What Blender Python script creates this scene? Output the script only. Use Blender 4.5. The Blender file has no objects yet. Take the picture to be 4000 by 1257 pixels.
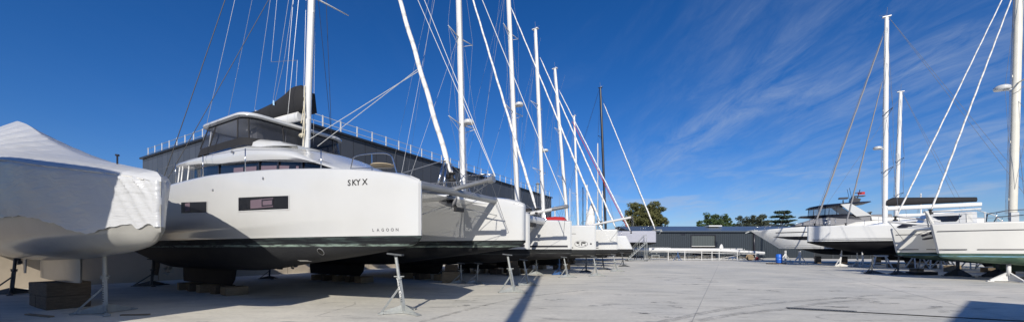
import bpy, bmesh, math, random
from math import sin, cos, pi, radians, sqrt, atan2
from mathutils import Vector, Matrix
random.seed(7)
scene = bpy.context.scene
COL = scene.collection

# ------------------------------------------------------------------ camera
F, EYE, CX, CY = 1444.0, 1.5, 2000.0, 972.0        # photo focal length in photo pixels, eye height, horizon
cam_d = bpy.data.cameras.new('camera'); cam = bpy.data.objects.new('camera', cam_d); COL.objects.link(cam)
cam_d.sensor_width = 36; cam_d.lens = 36 * F / 4000; cam_d.shift_y = (CY - 628.5) / 4000
cam_d.clip_start = .05; cam_d.clip_end = 4000
cam.location = (0, 0, EYE); cam.rotation_euler = (radians(90), 0, 0)
scene.camera = cam
# ------------------------------------------------------------------ sun, sky, exposure
SUN_DIR = Vector((0.115, 1.0, -0.56)).normalized()  # direction light travels
sun_d = bpy.data.lights.new('sun', 'SUN'); sun = bpy.data.objects.new('sun', sun_d); COL.objects.link(sun)
sun_d.energy = 4.3; sun_d.angle = radians(.5); sun_d.color = (1, .935, .83)
sun.rotation_euler = SUN_DIR.to_track_quat('-Z', 'Y').to_euler(); sun.location = (-3, -25, 16)
scene.view_settings.view_transform = 'Standard'; scene.view_settings.look = 'None'
scene.view_settings.exposure = 0.22; scene.view_settings.gamma = 1; scene.view_settings.use_curve_mapping = False
world = bpy.data.worlds.new('World'); scene.world = world; world.use_nodes = True
def build_sky():
    nt = world.node_tree; N = nt.nodes; L = nt.links; N.clear()
    out = N.new('ShaderNodeOutputWorld'); bg = N.new('ShaderNodeBackground'); bg.inputs[1].default_value = .083
    sky = N.new('ShaderNodeTexSky'); sky.sky_type = 'NISHITA'; sky.sun_disc = False
    sky.sun_elevation = radians(29); sky.sun_rotation = radians(186.5); sky.altitude = 0
    sky.air_density = 1.0; sky.dust_density = .25; sky.ozone_density = 2.6
    hs = N.new('ShaderNodeHueSaturation'); hs.inputs['Saturation'].default_value = 1.18; hs.inputs['Value'].default_value = 1.0
    tint = N.new('ShaderNodeMix'); tint.data_type = 'RGBA'; tint.blend_type = 'MULTIPLY'; tint.inputs[0].default_value = 1; tint.inputs[7].default_value = (.63, .745, 1.05, 1)
    L.new(sky.outputs[0], tint.inputs[6]); L.new(tint.outputs[2], hs.inputs['Color'])
    # thin cirrus: streaky noise on the direction vector
    tc = N.new('ShaderNodeTexCoord'); sep = N.new('ShaderNodeSeparateXYZ'); L.new(tc.outputs['Generated'], sep.inputs[0])
    def m(op, a, b=None, c=None):
        n = N.new('ShaderNodeMath'); n.operation = op
        for i, q in enumerate((a, b, c)):
            if q is None: continue
            if isinstance(q, (int, float)): n.inputs[i].default_value = q
            else: L.new(q, n.inputs[i])
        return n.outputs[0]
    zz = m('ADD', m('MAXIMUM', sep.outputs['Z'], 0.0), .12)
    px = m('DIVIDE', sep.outputs['X'], zz); py = m('DIVIDE', sep.outputs['Y'], zz)   # a flat cloud layer overhead
    cmb = N.new('ShaderNodeCombineXYZ'); L.new(px, cmb.inputs[0]); L.new(py, cmb.inputs[1])
    mp = N.new('ShaderNodeMapping'); mp.inputs['Rotation'].default_value = (0, 0, radians(-50)); mp.inputs['Scale'].default_value = (1.3, .6, 1)
    L.new(cmb.outputs[0], mp.inputs[0])
    n1 = N.new('ShaderNodeTexNoise'); n1.inputs['Scale'].default_value = .75; n1.inputs['Detail'].default_value = 7; n1.inputs['Roughness'].default_value = .62; n1.inputs['Distortion'].default_value = .5
    L.new(mp.outputs[0], n1.inputs['Vector'])
    mp2 = N.new('ShaderNodeMapping'); mp2.inputs['Rotation'].default_value = (0, 0, radians(-28)); mp2.inputs['Scale'].default_value = (4.5, 1.5, 1); L.new(cmb.outputs[0], mp2.inputs[0])
    n2 = N.new('ShaderNodeTexNoise'); n2.inputs['Scale'].default_value = 1.3; n2.inputs['Detail'].default_value = 8; n2.inputs['Roughness'].default_value = .7; n2.inputs['Distortion'].default_value = .8
    L.new(mp2.outputs[0], n2.inputs['Vector'])
    n3 = N.new('ShaderNodeTexNoise'); n3.inputs['Scale'].default_value = .33; n3.inputs['Detail'].default_value = 2; L.new(cmb.outputs[0], n3.inputs['Vector'])
    # more of it to the east (right) half of the sky
    side = m('SMOOTH_MIN', m('MAXIMUM', m('ADD', m('MULTIPLY', sep.outputs['X'], 1.15), .02), .035), 1.0, .1)
    a = m('MULTIPLY', m('MAXIMUM', m('SUBTRACT', n1.outputs[0], .43), 0), 2.6)
    b = m('MULTIPLY', m('MAXIMUM', m('SUBTRACT', n2.outputs[0], .36), 0), 2.6)
    f = m('MINIMUM', m('MULTIPLY', m('MULTIPLY', m('MULTIPLY', a, b), side), 1.35), .5)
    # small puffs low over the horizon
    mp4 = N.new('ShaderNodeMapping'); mp4.inputs['Scale'].default_value = (5, 5, 26); L.new(tc.outputs['Generated'], mp4.inputs[0])
    n4 = N.new('ShaderNodeTexNoise'); n4.inputs['Scale'].default_value = 1.0; n4.inputs['Detail'].default_value = 6; n4.inputs['Roughness'].default_value = .55; L.new(mp4.outputs[0], n4.inputs['Vector'])
    band = m('MULTIPLY', m('MAXIMUM', m('SUBTRACT', 1.0, m('ABSOLUTE', m('MULTIPLY', m('SUBTRACT', sep.outputs['Z'], .12), 10.0))), 0), m('MINIMUM', m('MAXIMUM', m('MULTIPLY', sep.outputs['X'], 3.0), 0), 1.0))
    f = m('MINIMUM', m('ADD', f, m('MULTIPLY', band, m('MINIMUM', m('MULTIPLY', m('MAXIMUM', m('SUBTRACT', n4.outputs[0], .53), 0), 5.0), .45))), .55)
    mix = N.new('ShaderNodeMix'); mix.data_type = 'RGBA'; L.new(f, mix.inputs[0]); L.new(hs.outputs[0], mix.inputs[6])
    mix.inputs[7].default_value = (4.4, 5.3, 6.8, 1)
    L.new(mix.outputs[2], bg.inputs[0]); L.new(bg.outputs[0], out.inputs[0])
build_sky()
cy = scene.cycles
cy.max_bounces = 8; cy.transparent_max_bounces = 24; cy.diffuse_bounces = 3; cy.glossy_bounces = 3

# ------------------------------------------------------------------ yard axes: u = towards the aisle (left row's bows), v = away along the row
ANG = radians(29.5)
U2 = Vector((cos(ANG), -sin(ANG))); V2 = Vector((sin(ANG), cos(ANG)))
def uv(u, v, z=0.0):
    p = U2 * u + V2 * v
    return Vector((p.x, p.y, z))
def ground(px, py):
    y = F * EYE / (py - CY); return Vector(((px - CX) / F * y, y, 0))
def at(px, py, y):
    return Vector(((px - CX) / F * y, y, EYE + (CY - py) * y / F))

# ------------------------------------------------------------------ materials
MATS = {}
def mat(name, col, rough=.5, metal=0., var=0., vscale=3., bump=0., bscale=20., coat=0., vstretch=(1, 1, 1), col2=None, spec=.5):
    if name in MATS: return MATS[name]
    m = bpy.data.materials.new(name); m.use_nodes = True; MATS[name] = m
    nt = m.node_tree; N = nt.nodes; L = nt.links; b = N['Principled BSDF']
    b.inputs['Base Color'].default_value = (*col, 1); b.inputs['Roughness'].default_value = rough; b.inputs['Metallic'].default_value = metal
    b.inputs['Specular IOR Level'].default_value = spec
    if coat: b.inputs['Coat Weight'].default_value = coat; b.inputs['Coat Roughness'].default_value = .08
    tc = N.new('ShaderNodeTexCoord')
    if var or col2:
        mp = N.new('ShaderNodeMapping'); mp.inputs['Scale'].default_value = vstretch; L.new(tc.outputs['Object'], mp.inputs[0])
        n = N.new('ShaderNodeTexNoise'); n.inputs['Scale'].default_value = vscale; n.inputs['Detail'].default_value = 6; n.inputs['Roughness'].default_value = .6
        L.new(mp.outputs[0], n.inputs['Vector'])
        r = N.new('ShaderNodeValToRGB'); r.color_ramp.elements[0].position = .32; r.color_ramp.elements[1].position = .7
        c2 = col2 if col2 else tuple(min(1, c * (1 - var)) for c in col)
        r.color_ramp.elements[0].color = (*c2, 1); r.color_ramp.elements[1].color = (*col, 1)
        L.new(n.outputs[0], r.inputs[0]); L.new(r.outputs[0], b.inputs['Base Color'])
    if bump:
        n = N.new('ShaderNodeTexNoise'); n.inputs['Scale'].default_value = bscale; n.inputs['Detail'].default_value = 4; L.new(tc.outputs['Object'], n.inputs['Vector'])
        bp = N.new('ShaderNodeBump'); bp.inputs['Strength'].default_value = bump; bp.inputs['Distance'].default_value = .02
        L.new(n.outputs[0], bp.inputs['Height']); L.new(bp.outputs[0], b.inputs['Normal'])
    return m
def antifoul(name, wl, base, weed, band=.28, amount=1.0, base2=None):
    """hull paint below the waterline: chalky, scuffed, with a weed line just under the waterline"""
    m = bpy.data.materials.new(name); m.use_nodes = True
    nt = m.node_tree; N = nt.nodes; L = nt.links; b = N['Principled BSDF']; b.inputs['Roughness'].default_value = .7; b.inputs['Specular IOR Level'].default_value = .22
    tc = N.new('ShaderNodeTexCoord'); sp = N.new('ShaderNodeSeparateXYZ'); L.new(tc.outputs['Object'], sp.inputs[0])
    def noise(sc, st, det=6):
        mp = N.new('ShaderNodeMapping'); mp.inputs['Scale'].default_value = st; L.new(tc.outputs['Object'], mp.inputs[0])
        n = N.new('ShaderNodeTexNoise'); n.inputs['Scale'].default_value = sc; n.inputs['Detail'].default_value = det; n.inputs['Roughness'].default_value = .65
        L.new(mp.outputs[0], n.inputs['Vector']); return n.outputs[0]
    def mth(op, a, c):
        n = N.new('ShaderNodeMath'); n.operation = op; n.use_clamp = op == 'MULTIPLY'
        for i, q in enumerate((a, c)):
            if isinstance(q, (int, float)): n.inputs[i].default_value = q
            else: L.new(q, n.inputs[i])
        return n.outputs[0]
    r = N.new('ShaderNodeValToRGB'); r.color_ramp.elements[0].position = .4; r.color_ramp.elements[1].position = .68
    b2 = base2 or tuple(c * 2.2 + .012 for c in base)
    r.color_ramp.elements[0].color = (*base, 1); r.color_ramp.elements[1].color = (*b2, 1)
    L.new(noise(1.6, (.6, 1, 1.8), 9), r.inputs[0])
    # scuffed ridge of weed at z = wl-band
    d = mth('SUBTRACT', sp.outputs['Z'], wl - band)
    jit = mth('MULTIPLY_ADD' if False else 'SUBTRACT', noise(3, (1, 1, 3)), .5)
    d2 = mth('ABSOLUTE', mth('ADD', d, mth('MULTIPLY', noise(1.3, (1, 1, 1)), .04)), 0)
    ridge = mth('MULTIPLY', mth('LESS_THAN', d2, .028), mth('MULTIPLY', mth('SUBTRACT', noise(5, (.5, 1, 4)), .38), 7 * amount))
    ab = mth('MULTIPLY', mth('GREATER_THAN', d, 0), mth('MULTIPLY', mth('SUBTRACT', noise(3.2, (.3, .6, 5)), .50), 3.0 * amount))
    fac = mth('MAXIMUM', ridge, ab)
    mx = N.new('ShaderNodeMix'); mx.data_type = 'RGBA'; L.new(fac, mx.inputs[0]); L.new(r.outputs[0], mx.inputs[6]); mx.inputs[7].default_value = (*weed, 1)
    dk = N.new('ShaderNodeMix'); dk.data_type = 'RGBA'; dk.blend_type = 'MULTIPLY'; L.new(mth('GREATER_THAN', d, .02), dk.inputs[0]); L.new(mx.outputs[2], dk.inputs[6]); dk.inputs[7].default_value = (.62, .68, .72, 1)
    L.new(dk.outputs[2], b.inputs['Base Color'])
    n = N.new('ShaderNodeTexNoise'); n.inputs['Scale'].default_value = 14; n.inputs['Detail'].default_value = 6; L.new(tc.outputs['Object'], n.inputs['Vector'])
    bp = N.new('ShaderNodeBump'); bp.inputs['Strength'].default_value = .35; bp.inputs['Distance'].default_value = .02; L.new(n.outputs[0], bp.inputs['Height']); L.new(bp.outputs[0], b.inputs['Normal'])
    return m
def clear_mat(name, tint, alpha, rough=.06):
    m = bpy.data.materials.new(name); m.use_nodes = True; MATS[name] = m
    nt = m.node_tree; N = nt.nodes; L = nt.links; b = N['Principled BSDF']; b.inputs['Base Color'].default_value = (*tint, 1); b.inputs['Roughness'].default_value = rough
    tr = N.new('ShaderNodeBsdfTransparent'); tr.inputs[0].default_value = (.86, .87, .9, 1)
    mx = N.new('ShaderNodeMixShader'); mx.inputs[0].default_value = alpha
    tc = N.new('ShaderNodeTexCoord'); mp = N.new('ShaderNodeMapping'); mp.inputs['Scale'].default_value = (2, 2, .5); L.new(tc.outputs['Object'], mp.inputs[0])
    n = N.new('ShaderNodeTexNoise'); n.inputs['Scale'].default_value = 2.5; n.inputs['Detail'].default_value = 3; L.new(mp.outputs[0], n.inputs['Vector'])
    bp = N.new('ShaderNodeBump'); bp.inputs['Strength'].default_value = .5; bp.inputs['Distance'].default_value = .08; L.new(n.outputs[0], bp.inputs['Height']); L.new(bp.outputs[0], b.inputs['Normal'])
    L.new(tr.outputs[0], mx.inputs[1]); L.new(b.outputs[0], mx.inputs[2]); L.new(mx.outputs[0], N['Material Output'].inputs[0])
    return m
def net_mat(name):
    m = bpy.data.materials.new(name); m.use_nodes = True; MATS[name] = m
    nt = m.node_tree; N = nt.nodes; L = nt.links; b = N['Principled BSDF']; b.inputs['Base Color'].default_value = (.6, .59, .55, 1); b.inputs['Roughness'].default_value = .8
    tr = N.new('ShaderNodeBsdfTransparent'); mx = N.new('ShaderNodeMixShader')
    tc = N.new('ShaderNodeTexCoord'); br = N.new('ShaderNodeTexBrick'); br.offset = 0
    for k, v in (('Scale', 1.), ('Mortar Size', .015), ('Brick Width', .055), ('Row Height', .055), ('Mortar Smooth', 0.)): br.inputs[k].default_value = v
    br.inputs['Color1'].default_value = (0, 0, 0, 1); br.inputs['Color2'].default_value = (0, 0, 0, 1); br.inputs['Mortar'].default_value = (1, 1, 1, 1)
    L.new(tc.outputs['Object'], br.inputs['Vector']); L.new(br.outputs['Color'], mx.inputs[0])
    L.new(tr.outputs[0], mx.inputs[1]); L.new(b.outputs[0], mx.inputs[2]); L.new(mx.outputs[0], N['Material Output'].inputs[0])
    return m
def wrap_mat():
    m = bpy.data.materials.new('shrink_wrap'); m.use_nodes = True
    nt = m.node_tree; N = nt.nodes; L = nt.links; b = N['Principled BSDF']; b.inputs['Base Color'].default_value = (.60, .61, .62, 1); b.inputs['Roughness'].default_value = .3
    tl = N.new('ShaderNodeBsdfTranslucent'); tl.inputs[0].default_value = (.8, .82, .85, 1); mx = N.new('ShaderNodeMixShader'); mx.inputs[0].default_value = .16
    tc = N.new('ShaderNodeTexCoord')
    mp = N.new('ShaderNodeMapping'); mp.inputs['Rotation'].default_value = (0, radians(35), 0); mp.inputs['Scale'].default_value = (.7, 1, 3.4); L.new(tc.outputs['Object'], mp.inputs[0])
    n = N.new('ShaderNodeTexNoise'); n.inputs['Scale'].default_value = 2.4; n.inputs['Detail'].default_value = 4; n.inputs['Distortion'].default_value = 1.2; L.new(mp.outputs[0], n.inputs['Vector'])
    n2 = N.new('ShaderNodeTexNoise'); n2.inputs['Scale'].default_value = .9; n2.inputs['Detail'].default_value = 2; L.new(tc.outputs['Object'], n2.inputs['Vector'])
    mul = N.new('ShaderNodeMath'); mul.operation = 'MULTIPLY'; L.new(n.outputs[0], mul.inputs[0]); L.new(n2.outputs[0], mul.inputs[1])
    bp = N.new('ShaderNodeBump'); bp.inputs['Strength'].default_value = .55; bp.inputs['Distance'].default_value = .07; L.new(mul.outputs[0], bp.inputs['Height'])
    L.new(bp.outputs[0], b.inputs['Normal']); L.new(b.outputs[0], mx.inputs[1]); L.new(tl.outputs[0], mx.inputs[2]); L.new(mx.outputs[0], N['Material Output'].inputs[0])
    return m
def concrete_ground():
    m = bpy.data.materials.new('yard_concrete'); m.use_nodes = True
    nt = m.node_tree; N = nt.nodes; L = nt.links; b = N['Principled BSDF']; b.inputs['Roughness'].default_value = .8
    tc = N.new('ShaderNodeTexCoord')
    def noise(sc, rot, st, det=6, dist=0., ro=.6):
        mp = N.new('ShaderNodeMapping'); mp.inputs['Rotation'].default_value = (0, 0, rot); mp.inputs['Scale'].default_value = st; L.new(tc.outputs['Object'], mp.inputs[0])
        n = N.new('ShaderNodeTexNoise'); n.inputs['Scale'].default_value = sc; n.inputs['Detail'].default_value = det; n.inputs['Distortion'].default_value = dist; n.inputs['Roughness'].default_value = ro
        L.new(mp.outputs[0], n.inputs['Vector']); return n.outputs[0]
    def ramp(v, stops):
        r = N.new('ShaderNodeValToRGB'); e = r.color_ramp.elements
        e[0].position, e[0].color = stops[0][0], (*stops[0][1], 1); e[1].position, e[1].color = stops[-1][0], (*stops[-1][1], 1)
        for p, c in stops[1:-1]:
            q = e.new(p); q.color = (*c, 1)
        L.new(v, r.inputs[0]); return r.outputs[0]
    def mul(a, c, f=1.):
        x = N.new('ShaderNodeMix'); x.data_type = 'RGBA'; x.blend_type = 'MULTIPLY'; x.inputs[0].default_value = f
        L.new(a, x.inputs[6]); L.new(c, x.inputs[7]); return x.outputs[2]
    g = lambda v: (v, v, v)
    c = ramp(noise(.16, .4, (1, 1, 1), 9, .4, .62), [(.3, (.52, .51, .46)), (.5, (.62, .595, .52)), (.68, (.75, .705, .605))])
    c = mul(c, ramp(noise(.55, -.51, (1, 3.2, 1), 9, .3, .72), [(.28, g(.66)), (.46, g(.93)), (.65, g(1.04))]))
    c = mul(c, ramp(noise(9, 0, (1, 1, 1), 6), [(.3, g(.9)), (.7, g(1.05))]))
    c = mul(c, ramp(noise(1.1, .5, (.75, 2.2, 1), 4, 0.1), [(.63, g(1)), (.68, (.68, .68, .69)), (.76, (.45, .45, .47))]))   # wet / oily blotches
    c = mul(c, ramp(noise(.12, .2, (1, 1.3, 1), 3), [(.5, g(1)), (.7, (.90, .92, .96))]))
    L.new(c, b.inputs['Base Color'])
    bp = N.new('ShaderNodeBump'); bp.inputs['Strength'].default_value = .25; bp.inputs['Distance'].default_value = .01; L.new(noise(30, 0, (1, 1, 1), 6), bp.inputs['Height']); L.new(bp.outputs[0], b.inputs['Normal'])
    return m
def clad_mat(name, col, period, axis=0, depth=.03, var=.12, metal=.2, rough=.45, horiz=0.):
    m = bpy.data.materials.new(name); m.use_nodes = True; MATS[name] = m
    nt = m.node_tree; N = nt.nodes; L = nt.links; b = N['Principled BSDF']; b.inputs['Roughness'].default_value = rough; b.inputs['Metallic'].default_value = metal
    tc = N.new('ShaderNodeTexCoord'); sp = N.new('ShaderNodeSeparateXYZ'); L.new(tc.outputs['Object'], sp.inputs[0])
    def mm(op, a, c, d=None):
        n = N.new('ShaderNodeMath'); n.operation = op
        for i, q in enumerate((a, c, d)):
            if q is None: continue
            if isinstance(q, (int, float)): n.inputs[i].default_value = q
            else: L.new(q, n.inputs[i])
        return n.outputs[0]
    s = mm('ADD', sp.outputs['X'], sp.outputs['Y']) if axis == 2 else sp.outputs[axis]
    t = mm('FRACT', mm('DIVIDE', s, period), 0)
    seam = mm('LESS_THAN', t, .06 if period > .8 else .3)
    if horiz:
        th = mm('FRACT', mm('DIVIDE', sp.outputs['Z'], horiz), 0); seam = mm('MAXIMUM', seam, mm('LESS_THAN', th, .02))
    idx = N.new('ShaderNodeTexWhiteNoise'); idx.noise_dimensions = '1D'; L.new(mm('FLOOR', mm('DIVIDE', s, period), 0), idx.inputs['W'])
    f = mm('MULTIPLY', idx.outputs['Value'], var)
    v = mm('SUBTRACT', 1.0, mm('ADD', f, mm('MULTIPLY', seam, .5 if period > .8 else .3)))
    cc = N.new('ShaderNodeCombineColor')
    for i, k in enumerate(col): L.new(mm('MULTIPLY', v, k), cc.inputs[i])
    L.new(cc.outputs[0], b.inputs['Base Color'])
    bp = N.new('ShaderNodeBump'); bp.inputs['Strength'].default_value = .8; bp.inputs['Distance'].default_value = depth; L.new(mm('SUBTRACT', 1, seam), bp.inputs['Height']); L.new(bp.outputs[0], b.inputs['Normal'])
    return m
WHITE = mat('white_gelcoat', (.57, .575, .565), .2, var=.06, vscale=.7, coat=.7)
WHITE2 = mat('bright_white_gelcoat', (.74, .745, .73), .25, var=.05, vscale=.7, coat=.5)
CREAM = mat('cream_gelcoat', (.62, .615, .58), .35, var=.06, vscale=1.1)
GREYHULL = mat('pale_lilac_grey_hull', (.36, .37, .43), .4, var=.06)
BLACKTOP = mat('black_paint', (.012, .014, .022), .35, var=.3)
STRIPE = mat('dark_stripe_paint', (.02, .02, .028), .35)
ALU = mat('white_mast_paint', (.64, .64, .625), .35, var=.05, vscale=2)
ALU2 = mat('cream_mast_paint', (.66, .64, .56), .35, var=.1, vscale=2)
GREYALU = mat('grey_anodised_aluminium', (.33, .34, .35), .38, .55, var=.08)
STEEL = mat('polished_stainless', (.62, .62, .62), .18, 1.0)
GALV = mat('galvanised_steel', (.42, .44, .43), .55, .35, var=.25, vscale=9)
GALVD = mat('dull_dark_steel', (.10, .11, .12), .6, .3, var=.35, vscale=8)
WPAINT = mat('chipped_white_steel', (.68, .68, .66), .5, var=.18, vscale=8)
BLUES = mat('blue_painted_steel', (.05, .13, .32), .5, var=.3, vscale=8)
BLUE = mat('blue_plastic', (.02, .13, .55), .4)
WIREW = mat('pale_rope', (.62, .62, .60), .7)
WIRED = mat('dark_wire', (.012, .012, .015), .6)
WIREG = mat('steel_wire', (.27, .28, .30), .4, .4)
BLACKC = mat('black_canvas', (.012, .012, .014), .85, bump=.6, bscale=9)
REDC = mat('red_canvas', (.42, .02, .02), .75, bump=.5, bscale=8)
GREYC = mat('grey_canvas', (.22, .22, .23), .85, bump=.5, bscale=8)
TAN = mat('tan_cushion', (.50, .40, .26), .8)
RUBBER = mat('black_rubber', (.015, .015, .016), .7)
GLASS = mat('tinted_window', (.010, .011, .015), .12, coat=.15, spec=.4)
PURPLE = mat('mauve_blind', (.15, .11, .135), .5, spec=.3)
WOOD = mat('weathered_timber', (.16, .12, .08), .85, var=.45, vscale=5, vstretch=(1, 1, 6), bump=.6, bscale=18)
WOOD2 = mat('pale_timber', (.32, .24, .15), .85, var=.35, vscale=5, vstretch=(1, 1, 6), bump=.5, bscale=18)
SAILCLOTH = mat('wrapped_sail_cloth', (.70, .69, .66), .7, var=.14, vscale=5, vstretch=(1, 1, 2.5), bump=1., bscale=7)
def wrap_seams(m):
    nt = m.node_tree; N = nt.nodes; L = nt.links; b = N['Principled BSDF']
    tc = N.new('ShaderNodeTexCoord'); mp = N.new('ShaderNodeMapping'); mp.inputs['Rotation'].default_value = (.5, .5, 0); L.new(tc.outputs['Object'], mp.inputs[0])
    w = N.new('ShaderNodeTexWave'); w.bands_direction = 'Z'; w.inputs['Scale'].default_value = .75; w.inputs['Distortion'].default_value = 5; w.inputs['Detail'].default_value = 3; w.inputs['Detail Scale'].default_value = 2; L.new(mp.outputs[0], w.inputs['Vector'])
    r = N.new('ShaderNodeValToRGB'); r.color_ramp.elements[0].position = .02; r.color_ramp.elements[0].color = (.55, .54, .51, 1); r.color_ramp.elements[1].position = .3; r.color_ramp.elements[1].color = (.72, .71, .68, 1)
    L.new(w.outputs[0], r.inputs[0]); L.new(r.outputs[0], b.inputs['Base Color'])
wrap_seams(SAILCLOTH)
VINYL = clear_mat('clear_vinyl', (.10, .105, .12), .30)
VINYL2 = clear_mat('smoked_vinyl', (.045, .048, .055), .42)
NET = net_mat('white_netting')
WRAP = wrap_mat()
DARKTXT = mat('grey_lettering', (.10, .10, .11), .5)
BLKTXT = mat('black_lettering', (.02, .02, .02), .5)
FOAM = mat('grey_dirty_gelcoat', (.34, .335, .31), .3, var=.22, vscale=1.2, coat=.3)

# ------------------------------------------------------------------ mesh builder
class MB:
    def __init__(s): s.v = []; s.f = []; s.m = []; s.sm = []
    def add(s, vs, fs, mi=0, smooth=False):
        o = len(s.v); s.v += [tuple(p) for p in vs]
        for f in fs: s.f.append([i + o for i in f]); s.m.append(mi); s.sm.append(smooth)
        return s
    def box(s, c, size, rot=0., mi=0, tilt=None):
        hx, hy, hz = size[0] / 2, size[1] / 2, size[2] / 2
        R = Matrix.Rotation(rot, 3, 'Z')
        if tilt is not None: R = R @ tilt
        b = min(hx, hy, hz) * .12; vs = []
        for sx, sy, sz in ((-1, -1, -1), (1, -1, -1), (1, 1, -1), (-1, 1, -1), (-1, -1, 1), (1, -1, 1), (1, 1, 1), (-1, 1, 1)):
            vs.append(Vector(c) + R @ Vector((sx * hx, sy * hy, sz * hz)))
        return s.add(vs, [(0, 3, 2, 1), (4, 5, 6, 7), (0, 1, 5, 4), (1, 2, 6, 5), (2, 3, 7, 6), (3, 0, 4, 7)], mi)
    def tube(s, a, b, r0, r1=None, n=8, mi=0, caps=True, flat=1.):
        a = Vector(a); b = Vector(b); r1 = r0 if r1 is None else r1
        d = (b - a); 
        if d.length < 1e-6: return s
        d.normalize(); q = Vector((1, 0, 0)) if abs(d.x) < .9 else Vector((0, 1, 0))
        if abs(d.z) > .7: q = Vector((1, 0, 0))
        y = d.cross(q).normalized(); x = y.cross(d).normalized()
        vs = []
        for p, r in ((a, r0), (b, r1)):
            for k in range(n):
                t = 2 * pi * k / n; vs.append(p + x * (cos(t) * r) + y * (sin(t) * r * flat))
        fs = [(k, (k + 1) % n, n + (k + 1) % n, n + k) for k in range(n)]
        s.add(vs, fs, mi, n > 4)
        if caps: s.add(vs[:n], [tuple(range(n))[::-1]], mi); s.add(vs[n:], [tuple(range(n))], mi)
        return s
    def path(s, pts, r, n=6, mi=0):
        for a, b in zip(pts[:-1], pts[1:]): s.tube(a, b, r, n=n, mi=mi, caps=True)
        return s
    def wire(s, a, b, r=.008, mi=0, sag=0.):
        if not sag: return s.tube(a, b, r, n=4, mi=mi, caps=False)
        a = Vector(a); b = Vector(b); pts = [a.lerp(b, k / 8) - Vector((0, 0, sag * 4 * (k / 8) * (1 - k / 8))) for k in range(9)]
        return s.path(pts, r, 4, mi)
    def lathe(s, c, prof, n=20, mi=0, axis='z'):
        vs = []
        for r, h in prof:
            for k in range(n):
                t = 2 * pi * k / n; p = (r * cos(t), r * sin(t), h)
                if axis == 'x': p = (h, r * cos(t), r * sin(t))
                if axis == 'y': p = (r * cos(t), h, r * sin(t))
                vs.append(Vector(c) + Vector(p))
        fs = []
        for i in range(len(prof) - 1):
            for k in range(n): fs.append((i * n + k, i * n + (k + 1) % n, (i + 1) * n + (k + 1) % n, (i + 1) * n + k))
        s.add(vs, fs, mi, True)
        s.add(vs[:n], [tuple(range(n))[::-1]], mi); s.add(vs[-n:], [tuple(range(n))], mi)
        return s
    def loft(s, rings, mi=0, closed=True, caps=True, smooth=True):
        n = len(rings[0]); vs = [p for r in rings for p in r]; fs = []
        for i in range(len(rings) - 1):
            for k in range(n if closed else n - 1):
                k2 = (k + 1) % n; fs.append((i * n + k, i * n + k2, (i + 1) * n + k2, (i + 1) * n + k))
        s.add(vs, fs, mi, smooth)
        if caps: s.add(rings[0], [tuple(range(n))[::-1]], mi); s.add(rings[-1], [tuple(range(n))], mi)
        return s
    def prism(s, poly, a, b, mi=0):
        """poly: list of Vector in 3D; extruded by vector b-a"""
        d = Vector(b) - Vector(a); n = len(poly); vs = [Vector(p) + Vector(a) for p in poly] + [Vector(p) + Vector(a) + d for p in poly]
        return s.add(vs, [tuple(range(n))[::-1], tuple(range(n, 2 * n))] + [(k, (k + 1) % n, n + (k + 1) % n, n + k) for k in range(n)], mi)
    def build(s, name, mats, parent=None, label=None, angle=40, fix=False):
        me = bpy.data.meshes.new(name); me.from_pydata(s.v, [], s.f)
        if not isinstance(mats, (list, tuple)): mats = [mats]
        for m in mats: me.materials.append(m)
        me.polygons.foreach_set('material_index', s.m); me.polygons.foreach_set('use_smooth', s.sm)
        if fix or any(s.sm):
            bm = bmesh.new(); bm.from_mesh(me); bmesh.ops.remove_doubles(bm, verts=bm.verts, dist=1e-5)
            bmesh.ops.recalc_face_normals(bm, faces=bm.faces)
            lim = radians(angle)
            for e in bm.edges:
                if len(e.link_faces) == 2 and e.calc_face_angle(0) > lim: e.smooth = False
            bm.to_mesh(me); bm.free()
        me.update()
        o = bpy.data.objects.new(name, me); COL.objects.link(o)
        if parent is not None: o.parent = parent
        if label: o['label'] = label
        return o
def thing(name, label, cat, loc=(0, 0, 0), rz=0., group=None):
    o = bpy.data.objects.new(name, None); COL.objects.link(o); o.location = loc; o.rotation_euler = (0, 0, rz); o.empty_display_size = .3
    o['label'] = label; o['category'] = cat
    if group: o['group'] = group
    return o
def tag(o, label, cat, group=None):
    o['label'] = label; o['category'] = cat
    if group: o['group'] = group
    return o
def copy_thing(o, loc, rz, label, group=None):
    def rec(x, par):
        c = x.copy(); COL.objects.link(c)
        if par is not None: c.parent = par
        for ch in x.children: rec(ch, c)
        return c
    c = rec(o, None); c.location = loc; c.rotation_euler = (0, 0, rz); c['label'] = label
    if group: c['group'] = group
    return c
def curve(pts):
    """smooth monotone-ish interpolation through (x, value) points given in ascending x"""
    pts = sorted(pts)
    def f(x):
        if x <= pts[0][0]: return pts[0][1]
        if x >= pts[-1][0]: return pts[-1][1]
        i = 0
        while pts[i + 1][0] < x: i += 1
        def slope(j):
            if j == 0: return (pts[1][1] - pts[0][1]) / (pts[1][0] - pts[0][0])
            if j == len(pts) - 1: return (pts[-1][1] - pts[-2][1]) / (pts[-1][0] - pts[-2][0])
            a = (pts[j][1] - pts[j - 1][1]) / (pts[j][0] - pts[j - 1][0]); b = (pts[j + 1][1] - pts[j][1]) / (pts[j + 1][0] - pts[j][0])
            return 0 if a * b <= 0 else 2 * a * b / (a + b)
        h = pts[i + 1][0] - pts[i][0]; t = (x - pts[i][0]) / h; m0 = slope(i) * h; m1 = slope(i + 1) * h
        t2, t3 = t * t, t * t * t
        return (2 * t3 - 3 * t2 + 1) * pts[i][1] + (t3 - 2 * t2 + t) * m0 + (-2 * t3 + 3 * t2) * pts[i + 1][1] + (t3 - t2) * m1
    return f
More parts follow.
